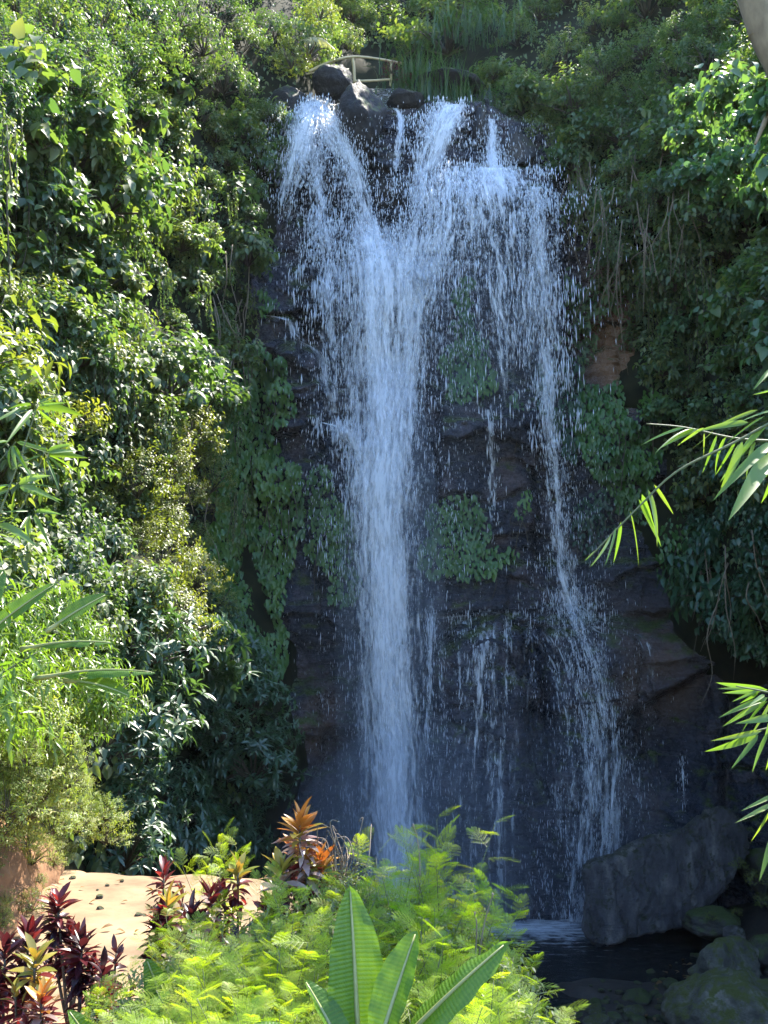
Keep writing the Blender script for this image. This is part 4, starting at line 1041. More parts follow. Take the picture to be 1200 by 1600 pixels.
grass_clump(650, 140, 33.0, 90, 2.0, 260, 'tall grass behind the stream at the lip beside the railing')
grass_clump(725, 185, 31.2, 50, 1.5, 160, 'shorter grass tuft under the overhanging shrubs')
grass_clump(745, 60, 33.0, 120, 1.6, 200, 'loose grass between the shrubs above the right jet')
grass_clump(460, 215, 29.9, 40, .8, 60, 'small grass tuft at the left lip in the spray')
M['redleaf'] = leaf_mat('red_bush_leaf', [(.05, .008, .012), (.10, .014, .02), (.15, .02, .03)], rnd=.2, tcol=(2, .8, .6))
KIND['redbush'] = [make_shrub(95, T_OV, M['redleaf'], 110, 8, .10, 1, .4)]
NAMES['redbush'] = 'red_leaved_shrub'
shrub('redbush', P(612, 108, 32.5), .42, 'dark red shrub at the end of the bamboo railing', 'shrub', None)
shrub('redbush', P(634, 122, 32.6), .30, 'small dark red shrub under the tall grass', 'shrub', None)

# frond by the railing, sunlight painted into its pale colour
def blade_mesh(name, L, W, mat, bend=.25, fold=.25, ruff=.03, n_=26, m_=6, seed=0, peak=.42, tear=0, base=.0, sag=0.0):
    """long leaf along +Y, face +Z, with a raised midrib line and wavy margin; returns mesh"""
    r = np.random.default_rng(seed)
    t = np.linspace(0, 1, n_); s_ = np.linspace(-1, 1, 2 * m_ + 1)
    prof = np.clip(np.sin(np.pi * np.clip(t, 0, 1) ** (math.log(.5) / math.log(peak))), 0, 1) ** .62
    prof = np.maximum(prof, base * (1 - t)); prof[-1] = .02
    hw = W / 2 * prof
    X = s_[None] * hw[:, None]
    wav = ruff * np.sin(t[:, None] * 31 + 3 * s_[None] + seed) * np.abs(s_[None]) ** 2 + ruff * 1.3 * fbm(np.stack(np.broadcast_arrays(t[:, None] * 9 + seed, s_[None] * 1.2, 0 * X), -1), 3) * np.abs(s_[None])
    Z = fold * np.abs(X) - bend * L * t[:, None] ** 2 - sag * np.abs(s_[None]) ** 2 * hw[:, None] + wav * L
    Yv = t[:, None] * L * (1 - .25 * bend) + .10 * np.abs(X)
    V = np.stack(np.broadcast_arrays(X, Yv, Z), -1)
    Fc = grid_faces(2 * m_ + 1, n_)
    if tear:
        keep = np.ones(len(Fc), bool)
        for _ in range(tear):
            i = r.integers(3, n_ - 4); side = r.integers(2)
            for j in range(m_ - r.integers(1, 3)):
                col = j if side else 2 * m_ - 1 - j
                keep[i * 2 * m_ + col] = False
        Fc = Fc[keep]
    UVs = np.stack(np.broadcast_arrays(s_[None] + 0 * t[:, None], t[:, None] * L + .15 * np.abs(X)), -1)
    return mk_mesh(name, V.reshape(-1, 3), Fc, True, {'tint': np.full(V.size // 3, r.uniform(.3, .7))}, UVs.reshape(-1, 2), mat)

def banana_mat(name, c1, c2, tmul):
    m, t, out = new_mat(name)
    uv = N(t, 'ShaderNodeUVMap', uv_map='UVMap')
    sep = N(t, 'ShaderNodeSeparateXYZ'); t.links.new(uv.outputs[0], sep.inputs[0])
    wv = N(t, 'ShaderNodeTexWave', i_Scale=17.0, i_Distortion=2.2, i_Detail=3.0, bands_direction='Y'); t.links.new(uv.outputs[0], wv.inputs['Vector'])
    no = N(t, 'ShaderNodeTexNoise', i_Scale=5.0, i_Detail=5.0); t.links.new(uv.outputs[0], no.inputs['Vector'])
    ad = N(t, 'ShaderNodeMath', operation='MULTIPLY_ADD'); t.links.new(wv.outputs['Fac'], ad.inputs[0]); ad.inputs[1].default_value = .22; t.links.new(no.outputs[0], ad.inputs[2])
    rp = ramp(t, ad.outputs[0], [(.35, c1), (.85, c2)])
    p = N(t, 'ShaderNodeBsdfPrincipled', i_Roughness=.34); t.links.new(rp.outputs[0], p.inputs['Base Color'])
    b = N(t, 'ShaderNodeBump', i_Strength=.35, i_Distance=.006); t.links.new(wv.outputs['Fac'], b.inputs['Height']); t.links.new(b.outputs[0], p.inputs['Normal'])
    tr = N(t, 'ShaderNodeBsdfTranslucent')
    mc = N(t, 'ShaderNodeMix', data_type='RGBA', blend_type='MULTIPLY'); mc.inputs['Factor'].default_value = 1; t.links.new(rp.outputs[0], mc.inputs[6]); mc.inputs[7].default_value = (*tmul, 1); t.links.new(mc.outputs[2], tr.inputs[0])
    ms = N(t, 'ShaderNodeMixShader'); ms.inputs[0].default_value = .45; t.links.new(p.outputs[0], ms.inputs[1]); t.links.new(tr.outputs[0], ms.inputs[2]); t.links.new(ms.outputs[0], out.inputs[0])
    return m
M['banana'] = banana_mat('banana_leaf', (.06, .14, .015), (.11, .20, .025), (2.0, 1.9, .5))
M['midrib'] = plain_mat('banana_midrib', (.20, .22, .07), (.30, .30, .12), .4, 6)

def orient(o, p0, p1, nrm):
    """put a +Y leaf from p0 towards p1 with its face towards nrm"""
    p0 = np.array(p0, float); p1 = np.array(p1, float)
    y = unit(p1 - p0); x = unit(np.cross(y, np.array(nrm, float))); z = np.cross(x, y)
    m = Matrix(((x[0], y[0], z[0], p0[0]), (x[1], y[1], z[1], p0[1]), (x[2], y[2], z[2], p0[2]), (0, 0, 0, 1)))
    o.matrix_basis = m
    return float(np.linalg.norm(p1 - p0))

def banana_leaf(root, p0, p1, width, nrm, seed, bend=.12, fold=.25, tear=0, sag=0.0, peak=.45, ruff=.006):
    L = float(np.linalg.norm(np.array(p1) - np.array(p0)))
    rt = np.array(root.location)
    o = link('leaf', blade_mesh('banana_leaf', L, width, M['banana'], bend, fold, ruff, 34, 7, seed, peak, tear, .12, sag), root)
    up = np.array(nrm, float)
    # aim so that the bent tip lands on p1
    y = unit(np.array(p1) - np.array(p0)); x = unit(np.cross(y, up)); z = np.cross(x, y)
    orient(o, np.array(p0) - rt, np.array(p1) + z * bend * L - rt, nrm)
    a = Acc(); t = np.linspace(-.25, .97, 14)
    tube(a, np.stack([0 * t, t * L * (1 - .25 * bend), -bend * L * t * np.abs(t) + .004 * L], -1), np.interp(t, [-.25, .1, .97], [.026, .014, .004]), 6)
    link('midrib', a.mesh('midrib', M['midrib'], True), o)
    return o

TOC = np.array([0, -1, .35])
fr = empty('fern_frond', P(470, 64, 30.6)); tag(fr, 'palm-like frond coloured pale as if sunlit, sticking out left of the railing', 'frond')
a = Acc(); k = 26; t = np.linspace(.08, 1, k)
b0, b1 = P(470, 62, 30.6), P(524, 76, 30.2)
mid = b0 + (b1 - b0) * t[:, None] + np.array([0, 0, .28])[None] * np.sin(t * np.pi)[:, None]
for sg in (-1, 1):
    scatter(a, T_THIN, mid - b0, np.repeat(unit(np.array([[.5, -.3 * sg, -.9 if sg < 0 else -.55]])), k, 0) + rng.normal(0, .08, (k, 3)), np.tile([0, -1, .6], (k, 1)), .30 * np.sin(t * np.pi * .8 + .5), .6)
tube(a, np.r_[[b0 - b0], mid - b0], .012, 4)
link('leaflets', a.mesh('frond', leaf_mat('sun_painted_frond', [(.3, .3, .2), (.42, .4, .3)], .3), False), fr)['kind'] = 'stuff'  # leaf colour whitened to stand for the sun on it

def added_shade_tree(px, py, Y, sc, label):  # unseen tree above the frame, added to shade the head of the falls
    c = P(px, py, Y); b = P(px, 40, Y + 1.5)
    e = empty('added_shade_tree', b); tag(e, label, 'tree', 'added shade trees over the head of the falls')
    part_tube('trunk', e, [b, (b + c) / 2 + np.array([.2, 0, 0]), c], [.22, .16, .08], M['bark'], 8, 8)
    for k in range(3):
        o = link('crown', KIND['small'][k % 4][0], e, Vector(c) - e.location + Vector((rng.normal(0, .9), rng.normal(0, .7), rng.normal(0, .5))))
        o.scale = (sc, sc, sc * .75); o.rotation_euler = (0, 0, rng.uniform(0, 6)); o['kind'] = 'stuff'
for (x, y, Y, sc, lab) in ((790, -160, 38.0, 2.0, 'added shade tree out of view on the brow above the right jet'), (880, -170, 38.0, 2.0, 'added shade tree out of view on the brow right of the falls')):
    added_shade_tree(x, y, Y, sc, lab)

# ------------------------------------------------------------------ the pale tree at the right edge
tr_ = empty('pale_tree', P(1330, 1720, 14.3)); tag(tr_, 'tree with pale brown trunk leaning at the right edge', 'tree')
part_tube('trunk', tr_, [P(1330, 1720, 14.3), P(1318, 1100, 14.4), P(1300, 640, 14.5), P(1275, 330, 14.5), P(1238, 150, 14.5), P(1190, 40, 14.6), P(1150, -90, 14.8), P(1120, -260, 15)], [.34, .30, .27, .25, .24, .23, .2, .16], M['bark'], 14, 12)
part_tube('branch', tr_, [P(1225, 130, 14.4), P(1200, 180, 14.0), P(1180, 225, 13.6)], [.06, .05, .02], M['bark'])
part_tube('branch', tr_, [P(1180, 60, 14.6), P(1230, -40, 14.6), P(1300, -160, 14.8)], [.12, .10, .05], M['bark'])
a = Acc(); r_ = np.random.default_rng(5); m_ = 1500
cc = np.concatenate([P(r_.normal(1150, 90, m_ // 2), r_.normal(-290, 45, m_ // 2), r_.normal(15, .8, m_ // 2)), P(r_.normal(1320, 80, m_ // 2), r_.normal(-190, 60, m_ // 2), r_.normal(14.8, .8, m_ // 2))])
scatter(a, T_OV3, cc - np.array(tr_.location), r_.normal(0, 1, (len(cc), 3)) + np.array([0, 0, -.5]), r_.normal(0, .5, (len(cc), 3)) + np.array([0, 0, 1]), r_.uniform(.15, .3, len(cc)), r_.uniform(0, 1, len(cc)))
link('crown', a.mesh('crown', M['large']), tr_)['kind'] = 'stuff'

# ------------------------------------------------------------------ dry roots and lianas on the right
for gi, (x0, x1, y0, y1, k) in enumerate(((885, 960, 240, 300, 16), (930, 1010, 330, 420, 16), (985, 1080, 230, 330, 12), (1090, 1190, 820, 960, 9), (330, 392, 380, 600, 16), (215, 330, 560, 900, 14))):
    c = P((x0 + x1) / 2, y0, float(HILL((x0 + x1) / 2, y0)))
    e = empty('hanging_roots', c)
    tag(e, ['brown roots hanging under the shrubs beside the right ledge', 'tangle of dry roots above the bare brown rock', 'thin dry lianas among the shrubs right of the falls', 'grey dry lianas hanging in front of the drooping shrubs', 'dry twigs poking out of the sunlit slope edge above the vine curtain', 'bare brown stems among the yellow bushes on the left slope'][gi], 'roots', 'dry roots and lianas')
    for _ in range(k):
        x = rng.uniform(x0, x1); y = rng.uniform(y0, y1); ln = rng.uniform(60, 190); dx = rng.normal(0, 22)
        D = float(HILL(x, y)) - .85
        part_tube('root', e, [P(x, y, D), P(x + dx * .3 + rng.normal(0, 6), y + ln * .35, D - rng.uniform(0, .25)), P(x + dx * .7 + rng.normal(0, 6), y + ln * .7, D + rng.normal(0, .15)), P(x + dx, y + ln, D + .2)], [.018, .012, .004], M['drystem'], 5, 4)

# ------------------------------------------------------------------ bamboo sprays reaching in from the right, and on the left
bleaf = [mk_mesh('bamboo_leaf', *leaf_tpl(wd, 8, .35, dr, .3, .8), smooth=True, attrs={'tint': np.full(1 + 3 * 7 + 1, tn)}, mat=M['bamboo']) for wd, dr, tn in ((.10, .10, .2), (.12, .2, .5), (.09, .06, .85), (.14, .15, .6))]
def spray(label, stems, leaves, Y, root_px, group, dy=.12, culm=(1420, 1400)):
    e = empty('bamboo_branch', P(*root_px, Y)); tag(e, label, 'bamboo', group)
    c = np.array(e.location)
    cx0, cx1 = culm
    gz = float(zg(P(cx0, 1500, Y)[0], Y)) - .1
    b_ = P(cx0, 1500, Y); t_ = P(cx1, stems[0][0][0][1] - 260, Y)
    part_tube('culm', e, [np.array([b_[0], b_[1], gz]), (np.array([b_[0], b_[1], gz]) + t_) / 2, t_], [.022, .02, .012], M['greenstem'], 10, 8)
    g_ = np.array([b_[0], b_[1], gz])
    for _ in range(34):
        f_ = rng.uniform(.45, 1.0); p_ = g_ * (1 - f_) + t_ * f_
        d_ = np.array([math.copysign(rng.uniform(.2, 1), cx0 - 600), rng.normal(0, .6), rng.normal(-.2, .4)])
        o = link('leaf', bleaf[rng.integers(len(bleaf))], e); orient(o, p_ - c, p_ + d_ - c, np.array([rng.normal(0, .4), -.4, 1])); L = rng.uniform(.14, .24); o.scale = (L, L, L)
    for ctrl, rd in stems:
        y_ = ctrl[0][1] - 30; f_ = np.interp(P(cx0, y_, Y)[2], [gz, t_[2]], [0, 1])
        p_ = np.array([b_[0], b_[1], gz]) * (1 - f_) + t_ * f_
        part_tube('stem', e, [p_, P(ctrl[0][0], ctrl[0][1], Y + ctrl[0][2])], [rd * 1.1, rd], M['greenstem'], 6, 6)
        part_tube('stem', e, [P(x, y, Y + d) for x, y, d in ctrl], [rd, rd * .7, rd * .4], M['greenstem'], 8, 6)
    for (x0, y0, x1, y1) in leaves:
        dd = rng.normal(0, dy)
        p0 = P(x0, y0, Y); p1 = P(x1, y1, Y + dd)
        o = link('leaf', bleaf[rng.integers(len(bleaf))], e)
        L = orient(o, p0 - c, p1 - c, np.array([rng.normal(0, .5), -1 + rng.normal(0, .3), rng.uniform(-.2, 1.1)]))
        o.scale = (L * rng.uniform(.7, 1.05), L, L)
spray('bamboo branch with long leaves hanging down from its arching twig', [(((1240, 640, 0), (1150, 690, 0), (1060, 735, 0), (1000, 790, 0), (920, 872, 0)), .006), (((1230, 690, .1), (1150, 685, .1), (1070, 668, .1), (1010, 662, .1)), .005)],
      [(1022, 757, 1055, 806), (1012, 764, 1040, 850), (1003, 772, 1022, 828), (998, 780, 1038, 856), (984, 797, 1004, 884), (970, 815, 962, 882), (962, 824, 950, 884), (955, 834, 930, 888), (935, 858, 912, 876),
       (1070, 668, 996, 690), (1085, 669, 1018, 690), (1090, 670, 1030, 697), (1100, 668, 1055, 696), (1115, 672, 1080, 706), (1100, 676, 1100, 712), (1120, 680, 1098, 740), (1135, 682, 1104, 742), (1150, 688, 1118, 745), (1160, 690, 1128, 770), (1170, 660, 1090, 668), (1185, 640, 1110, 668),
       (1195, 650, 1130, 690), (1200, 660, 1122, 742), (1210, 690, 1125, 755), (1205, 710, 1150, 790), (1215, 690, 1178, 745), (1225, 700, 1196, 790), (1190, 720, 1182, 775), (1220, 640, 1150, 652), (1235, 600, 1178, 618), (1215, 570, 1178, 600), (1235, 650, 1198, 745), (1180, 690, 1160, 740)], 3.3, (1240, 700), 'bamboo branches at the right edge')
spray('bamboo spray with a fan of yellow-green leaves in front of the lower cliff', [(((1240, 1095, 0), (1200, 1082, 0), (1150, 1072, 0)), .006), (((1235, 1130, .1), (1190, 1140, .1), (1170, 1145, .1)), .005)],
      [(1200, 1078, 1112, 1068), (1195, 1078, 1118, 1074), (1190, 1080, 1128, 1082), (1185, 1078, 1145, 1096), (1185, 1082, 1160, 1098), (1195, 1085, 1172, 1100), (1200, 1090, 1130, 1112), (1198, 1092, 1132, 1134), (1200, 1095, 1150, 1142), (1205, 1095, 1175, 1150), (1185, 1145, 1112, 1180), (1185, 1148, 1145, 1200), (1200, 1145, 1172, 1202), (1190, 1142, 1115, 1158), (1215, 1100, 1190, 1165), (1220, 1130, 1200, 1200), (1210, 1120, 1160, 1128)], 3.6, (1240, 1100), 'bamboo branches at the right edge', culm=(1460, 1440))
spray('few broad bamboo leaves dipping in beside the great slab', [(((1250, 1230, 0), (1225, 1250, 0), (1205, 1258, 0)), .005)],
      [(1210, 1255, 1152, 1283), (1208, 1258, 1175, 1318), (1215, 1240, 1160, 1265), (1210, 1300, 1188, 1372), (1225, 1260, 1192, 1330)], 3.6, (1250, 1250), 'bamboo branches at the right edge', culm=(1400, 1410))
lv = []
for (cx_, cy_, rr_) in ((55, 635, 60), (20, 690, 55), (70, 710, 55), (25, 760, 60), (50, 800, 50), (-10, 820, 60)):
    for i in range(9):
        an = rng.uniform(-.9, 3.6); L_ = rr_ * rng.uniform(.7, 1.2)
        lv.append((cx_ + 6 * math.cos(an), cy_ + 6 * math.sin(an), cx_ + L_ * math.cos(an), cy_ + L_ * math.sin(an) * .8 + 8))
spray('bright bamboo spray in front of the yellow-green bushes on the left', [(((-40, 900, 0), (0, 800, 0), (30, 720, 0), (60, 630, 0)), .008), (((-20, 850, 0), (30, 800, 0), (70, 705, 0)), .006), (((-30, 760, 0), (0, 720, 0), (25, 690, 0)), .005)], lv, 6.6, (-40, 900), 'bamboo branches on the left', .25, culm=(-120, -110))

# ------------------------------------------------------------------ banana plants
def banana(label, root_px, Y, leaves):
    e = empty('banana_plant', P(*root_px, Y)); tag(e, label, 'banana plant', 'banana plants')
    for i, (x0, y0, d0, x1, y1, d1, wpx, nrm, kw) in enumerate(leaves):
        banana_leaf(e, P(x0, y0, Y + d0), P(x1, y1, Y + d1), wpx * Y / F, nrm, int(x0 + y1), **kw)
    a = Acc(); dz = float(e.location.z - zg(e.location.x, e.location.y)) + .1; tube(a, [(0, 0, -max(.6, dz)), (0, 0, -.2), (0.02, 0, .15)], [.08, .06, .035], 10)
    link('stalk', a.mesh('stalk', M['greenstem'], True), e)
    return e
banana('young banana plant with broad upright leaves among the feathery bushes', (560, 1680), 4.5, [
    (562, 1690, 0, 546, 1380, .15, 92, (.35, -1, .15), dict(bend=.06, fold=.22, ruff=.007, peak=.40)),
    (585, 1660, -.1, 652, 1452, .05, 60, (-.5, -.8, .3), dict(bend=.05, fold=.5, peak=.5)),
    (600, 1660, 0, 798, 1468, -.1, 62, (-.3, -.55, .9), dict(bend=.10, fold=.1, sag=.3, peak=.5, ruff=.01)),
    (545, 1670, -.1, 474, 1528, 0, 46, (.8, -.6, .5), dict(bend=.12, fold=.6)),
    (565, 1680, .2, 600, 1540, .5, 50, (.2, -.9, .3), dict(bend=.1, fold=.3)),
    (540, 1690, .1, 395, 1596, -.2, 48, (.2, -.5, 1), dict(bend=.2, fold=.2))])
banana('small banana sucker with short leaves half hidden by feathery foliage', (285, 1640), 6.2, [
    (285, 1640, 0, 228, 1496, 0, 46, (.2, -1, .3), dict(bend=.05, fold=.35)), (285, 1640, 0, 262, 1505, .2, 40, (-.2, -1, .3), dict(bend=.05, fold=.35)),
    (290, 1640, 0, 322, 1520, 0, 40, (-.4, -1, .3), dict(bend=.06, fold=.35)), (280, 1645, 0, 180, 1560, 0, 36, (.3, -.6, .8), dict(bend=.2, fold=.3))])
banana('low banana leaves at the foot of the red ti plants', (170, 1680), 5.6, [
    (165, 1680, 0, 105, 1575, -.1, 40, (.4, -.6, .8), dict(bend=.2, fold=.3)), (170, 1680, 0, 240, 1590, 0, 40, (-.3, -.8, .6), dict(bend=.15, fold=.3)), (160, 1690, 0, 75, 1625, 0, 36, (0, -.5, 1), dict(bend=.25, fold=.3))])
banana('large torn banana leaves reaching in over the left bank', (-70, 1080), 8.6, [
    (-40, 1010, 0, 92, 908, 0, 34, (.2, -.7, .7), dict(bend=.16, fold=.2, tear=3)), (-60, 990, 0, 8, 888, .2, 50, (.3, -1, .3), dict(bend=.15, fold=.2, tear=3)),
    (90, 1055, .3, 246, 1050, .2, 30, (.1, -.35, 1), dict(bend=.16, fold=.05, sag=.6, tear=5)), (60, 1010, .2, 180, 1004, 0, 26, (0, -.5, 1), dict(bend=.16, fold=.1, sag=.4, tear=4)),
    (90, 975, .2, 168, 928, .3, 34, (-.4, -.9, .5), dict(bend=.1, fold=.3)), (120, 1065, .3, 205, 1088, .1, 34, (.2, -.6, .9), dict(bend=.2, fold=.2, tear=3))])

# ------------------------------------------------------------------ red ti plants
def ti_mats(tag_, cols):
    return leaf_mat('ti_leaf_' + tag_, cols, .35, (2.2, 1.3, .8), .3, .5, rnd=.65)
TI = {'maroon': ti_mats('maroon', [(.020, .007, .011), (.035, .010, .016), (.065, .013, .024)]),
      'red': ti_mats('red', [(.05, .010, .014), (.11, .016, .02), (.20, .03, .035)]),
      'orange': ti_mats('orange', [(.26, .09, .025), (.36, .18, .035), (.36, .26, .05)]),
      'yellow': ti_mats('yellow', [(.16, .20, .03), (.26, .25, .045), (.36, .28, .07)]),
      'cream': ti_mats('cream', [(.30, .22, .17), (.38, .29, .25), (.30, .17, .16)])}
TIL = {k: [mk_mesh('ti_leaf', *leaf_tpl(.27 + .06 * j, 5, .4, .18 + .25 * j, .48, .75), smooth=True, attrs={'tint': np.full(1 + 3 * 4 + 1, .2 + .3 * j)}, mat=m) for j in range(3)] for k, m in TI.items()}
def ti_plant(px, py, Y, leaf, pal, label, h=.9, count=26, lean=0.0):
    top = P(px, py, Y); base = top + np.array([lean, 0, -h])
    e = empty('ti_plant', base); tag(e, label, 'ti plant', 'red ti plants by the path')
    heads = [(0, 0, 0, 1.0)] + [(rng.normal(0, .13), rng.normal(0, .10), -rng.uniform(.12, .34), rng.uniform(.7, .95)) for _ in range(3)]
    for hi, (hx, hy, hz, hs) in enumerate(heads):
        tp = top + np.array([hx, hy, hz])
        part_tube('stem', e, [base, (base + tp) / 2 + np.array([hx * .3, 0, 0]), tp], [.014, .011, .008], M['stem'], 4, 6)
        cnt = int(count * (1.9 if hi == 0 else 1.3)); pl = pal if hi == 0 else pal[1:] + ['maroon']
        for i in range(cnt):
            f = i / cnt                            # 0 newest and upright .. 1 oldest and low
            az = i * 2.4 + rng.normal(0, .3); el = 1.3 - 1.7 * f ** .65 + rng.normal(0, .2)
            d = np.array([math.cos(az) * math.cos(el), math.sin(az) * math.cos(el), math.sin(el)])
            p0 = tp - base + np.array([0, 0, .02 - .30 * f])
            key = pl[int(np.clip(f * len(pl) + rng.normal(0, .5), 0, len(pl) - 1))]
            o = link('leaf', TIL[key][min(2, int(f * 3))], e)
            L = leaf * .60 * hs * rng.uniform(.65, 1.2) * (.75 + .45 * math.sin(math.pi * min(1, f + .25)))
            orient(o, p0, p0 + d, np.array([-d[0] * .8, -d[1] * .8, 1.0]) + rng.normal(0, .25, 3))
            o.scale = (L * rng.uniform(.9, 1.35), L, L)
for args in ((468, 1290, 7.4, .29, ['orange', 'orange', 'yellow', 'cream', 'cream', 'maroon', 'red'], 'tall ti plant with orange, yellow and cream leaves', 1.0, 34),
             (440, 1362, 7.3, .25, ['yellow', 'cream', 'maroon', 'maroon'], 'ti plant with maroon and cream leaves below the orange one', .8, 26),
             (502, 1350, 7.5, .25, ['orange', 'yellow', 'red', 'maroon'], 'ti plant with yellow and red leaves beside the dry twigs', .8, 28),
             (420, 1420, 7.2, .24, ['red', 'red', 'maroon', 'cream'], 'ti plant with bright red leaves low behind the feathery bush', .7, 26),
             (372, 1362, 7.8, .22, ['yellow', 'red', 'red', 'maroon'], 'ti plant with red leaves between the path and the orange ti plant', .7, 22),
             (330, 1400, 7.6, .24, ['red', 'cream', 'cream', 'maroon'], 'ti plant with pinkish cream leaves at the path edge', .7, 24),
             (256, 1366, 8.0, .25, ['red', 'red', 'maroon'], 'slender ti plant with dark red upright crown on the path edge', .9, 18),
             (262, 1415, 7.8, .26, ['yellow', 'red', 'maroon', 'maroon'], 'dark ti plant with one yellow-red crown at the path edge', .8, 28),
             (300, 1436, 7.5, .26, ['maroon', 'maroon', 'cream', 'maroon'], 'bushy maroon ti plant with pale-backed leaves', .7, 28),
             (90, 1412, 7.9, .26, ['red', 'red', 'maroon', 'maroon'], 'tall maroon ti plant with red crown standing before the sandy path', .9, 32),
             (128, 1478, 7.4, .25, ['maroon', 'red', 'maroon', 'maroon'], 'dense maroon ti plant next to the tallest one by the path', .8, 34),
             (44, 1466, 7.4, .24, ['red', 'maroon', 'maroon'], 'maroon ti plant with drooping leaves by the clay bank', .8, 28),
             (55, 1500, 7.0, .24, ['yellow', 'yellow', 'red', 'maroon'], 'ti plant with yellow-striped leaves in front of the maroon ones', .7, 22),
             (8, 1490, 7.2, .24, ['maroon', 'maroon', 'red'], 'ti plant with purplish leaves nearest the clay bank', .8, 26),
             (65, 1560, 6.6, .22, ['orange', 'red', 'cream', 'maroon'], 'low ti plant with orange and grey-pink leaves', .6, 26),
             (160, 1520, 7.0, .20, ['maroon', 'red', 'maroon'], 'small thin maroon ti plant on the path side', .7, 18),
             (182, 1490, 7.4, .18, ['maroon', 'maroon'], 'thin spindly maroon ti plant at the sandy path', .7, 14)):
    ti_plant(args[0], args[1], args[2], args[3], args[4], args[5], args[6], args[7], rng.normal(0, .06))

# ------------------------------------------------------------------ feathery bushes in the foreground
def feather_tpl():
    V = []; T = []
    def quad(p, d, s_, L, W):
        i = len(V); V.extend([p, p + d * L * .45 + s_ * W, p + d * L, p + d * L * .45 - s_ * W]); T.extend([(i, i + 1, i + 2), (i, i + 2, i + 3)])
    npin = 6
    for k in range(npin):
        t = .18 + .82 * k / (npin - 1); z = -.22 * t * t
        for sg in (-1, 1):
            an = R(62 - 34 * t); d = np.array([sg * math.sin(an), math.cos(an), -.12]); d /= np.linalg.norm(d)
            L = .46 * math.sin(math.pi * (.28 + .55 * t)); b = np.array([0, t * .85, z])
            nl = 9
            for j in range(nl):
                s = (j + .6) / nl; q = b + d * L * s + np.array([0, 0, -.10 * s * s * L])
                for s2 in (-1, 1):
                    pr = np.array([d[1] * s2, -d[0] * s2, 0]); dd = pr * .92 + d * .4 + np.array([0, 0, .10]); dd /= np.linalg.norm(dd)
                    quad(q, dd, d, .058 * (1 - .35 * abs(s - .45)), .0130)
    i = len(V); V.extend([np.array([-.006, 0, 0]), np.array([.006, 0, 0]), np.array([0, .9, -.2])]); T.append((i, i + 1, i + 2))
    return np.array(V), np.array(T)
T_FE = feather_tpl()
def make_feather(seed, nst=13, per=12, H=1.0, spread=.5, leaf=.21):
    r = np.random.default_rng(seed); a = Acc(); st = Acc()
    for i in range(nst):
        az = r.uniform(0, 6.28); ln = H * r.uniform(.6, 1.1); out_ = spread * r.uniform(.2, 1.1)
        c = curve_pts([(0, 0, 0), (out_ * .3 * math.cos(az), out_ * .3 * math.sin(az), ln * .5), (out_ * math.cos(az), out_ * math.sin(az), ln)], 6)
        tube(st, c, np.linspace(.008, .0025, len(c)), 4)
        k = per; f = np.linspace(.3, 1, k) ** .8
        p = np.stack([np.interp(f * (len(c) - 1), np.arange(len(c)), c[:, q]) for q in range(3)], -1)
        a2 = np.arange(k) * 2.4 + r.uniform(0, 6)
        el = .15 + .5 * f + r.normal(0, .2, k)
        d = np.stack([np.cos(a2) * np.cos(el), np.sin(a2) * np.cos(el), np.sin(el)], -1)
        scatter(a, T_FE, p, d, np.tile([0, 0, 1.0], (k, 1)) - .5 * d + r.normal(0, .15, (k, 3)), leaf * r.uniform(.65, 1.2, k), np.clip(r.normal(.5, .22, k), 0, 1))
    return a.mesh('feather_foliage', M['feather']), st.mesh('feather_stems', M['greenstem'], True)
FE = [make_feather(200 + i) for i in range(4)]
def feather(px, py, Y, s, label=None, group='feathery bushes in the foreground'):
    fm, sm = FE[rng.integers(4)]
    top = P(px, py, Y)
    h_ = float(top[2] - zg(top[0], top[1])); h_ = min(max(h_, .7 * s), 2.2 * s)
    e = empty('feathery_bush', top - np.array([0, 0, h_]), rng.uniform(0, 6.28), (s, s, h_))
    if label is None:
        label = ('small ' if s < .7 else '') + 'feathery bright green bush ' + min(((560, 1390, 'behind the young banana plant'), (700, 1420, 'by the forked dry stalk'), (790, 1560, 'on the pool side of the banana plant'), (640, 1560, 'around the young banana plant'), (470, 1430, 'below the orange ti plant'), (400, 1560, 'left of the young banana plant'), (350, 1470, 'by the path-edge ti plants'), (270, 1540, 'around the banana sucker'), (180, 1590, 'beside the low banana leaves')), key=lambda k_: (k_[0] - px) ** 2 + (k_[1] - py) ** 2)[2]
    tag(e, label, 'bush', group)
    link('foliage', fm, e)['kind'] = 'stuff'; link('stems', sm, e)
feather(690, 1318, 7.2, 1.05, 'tallest feathery bush, standing before the foot of the main fall', None)
feather(610, 1345, 7.4, .9, 'feathery bush beside the tallest one, in front of the spray', None)
feather(345, 1320, 8.2, .55, 'feathery yellow-green sprig above the path edge', None)
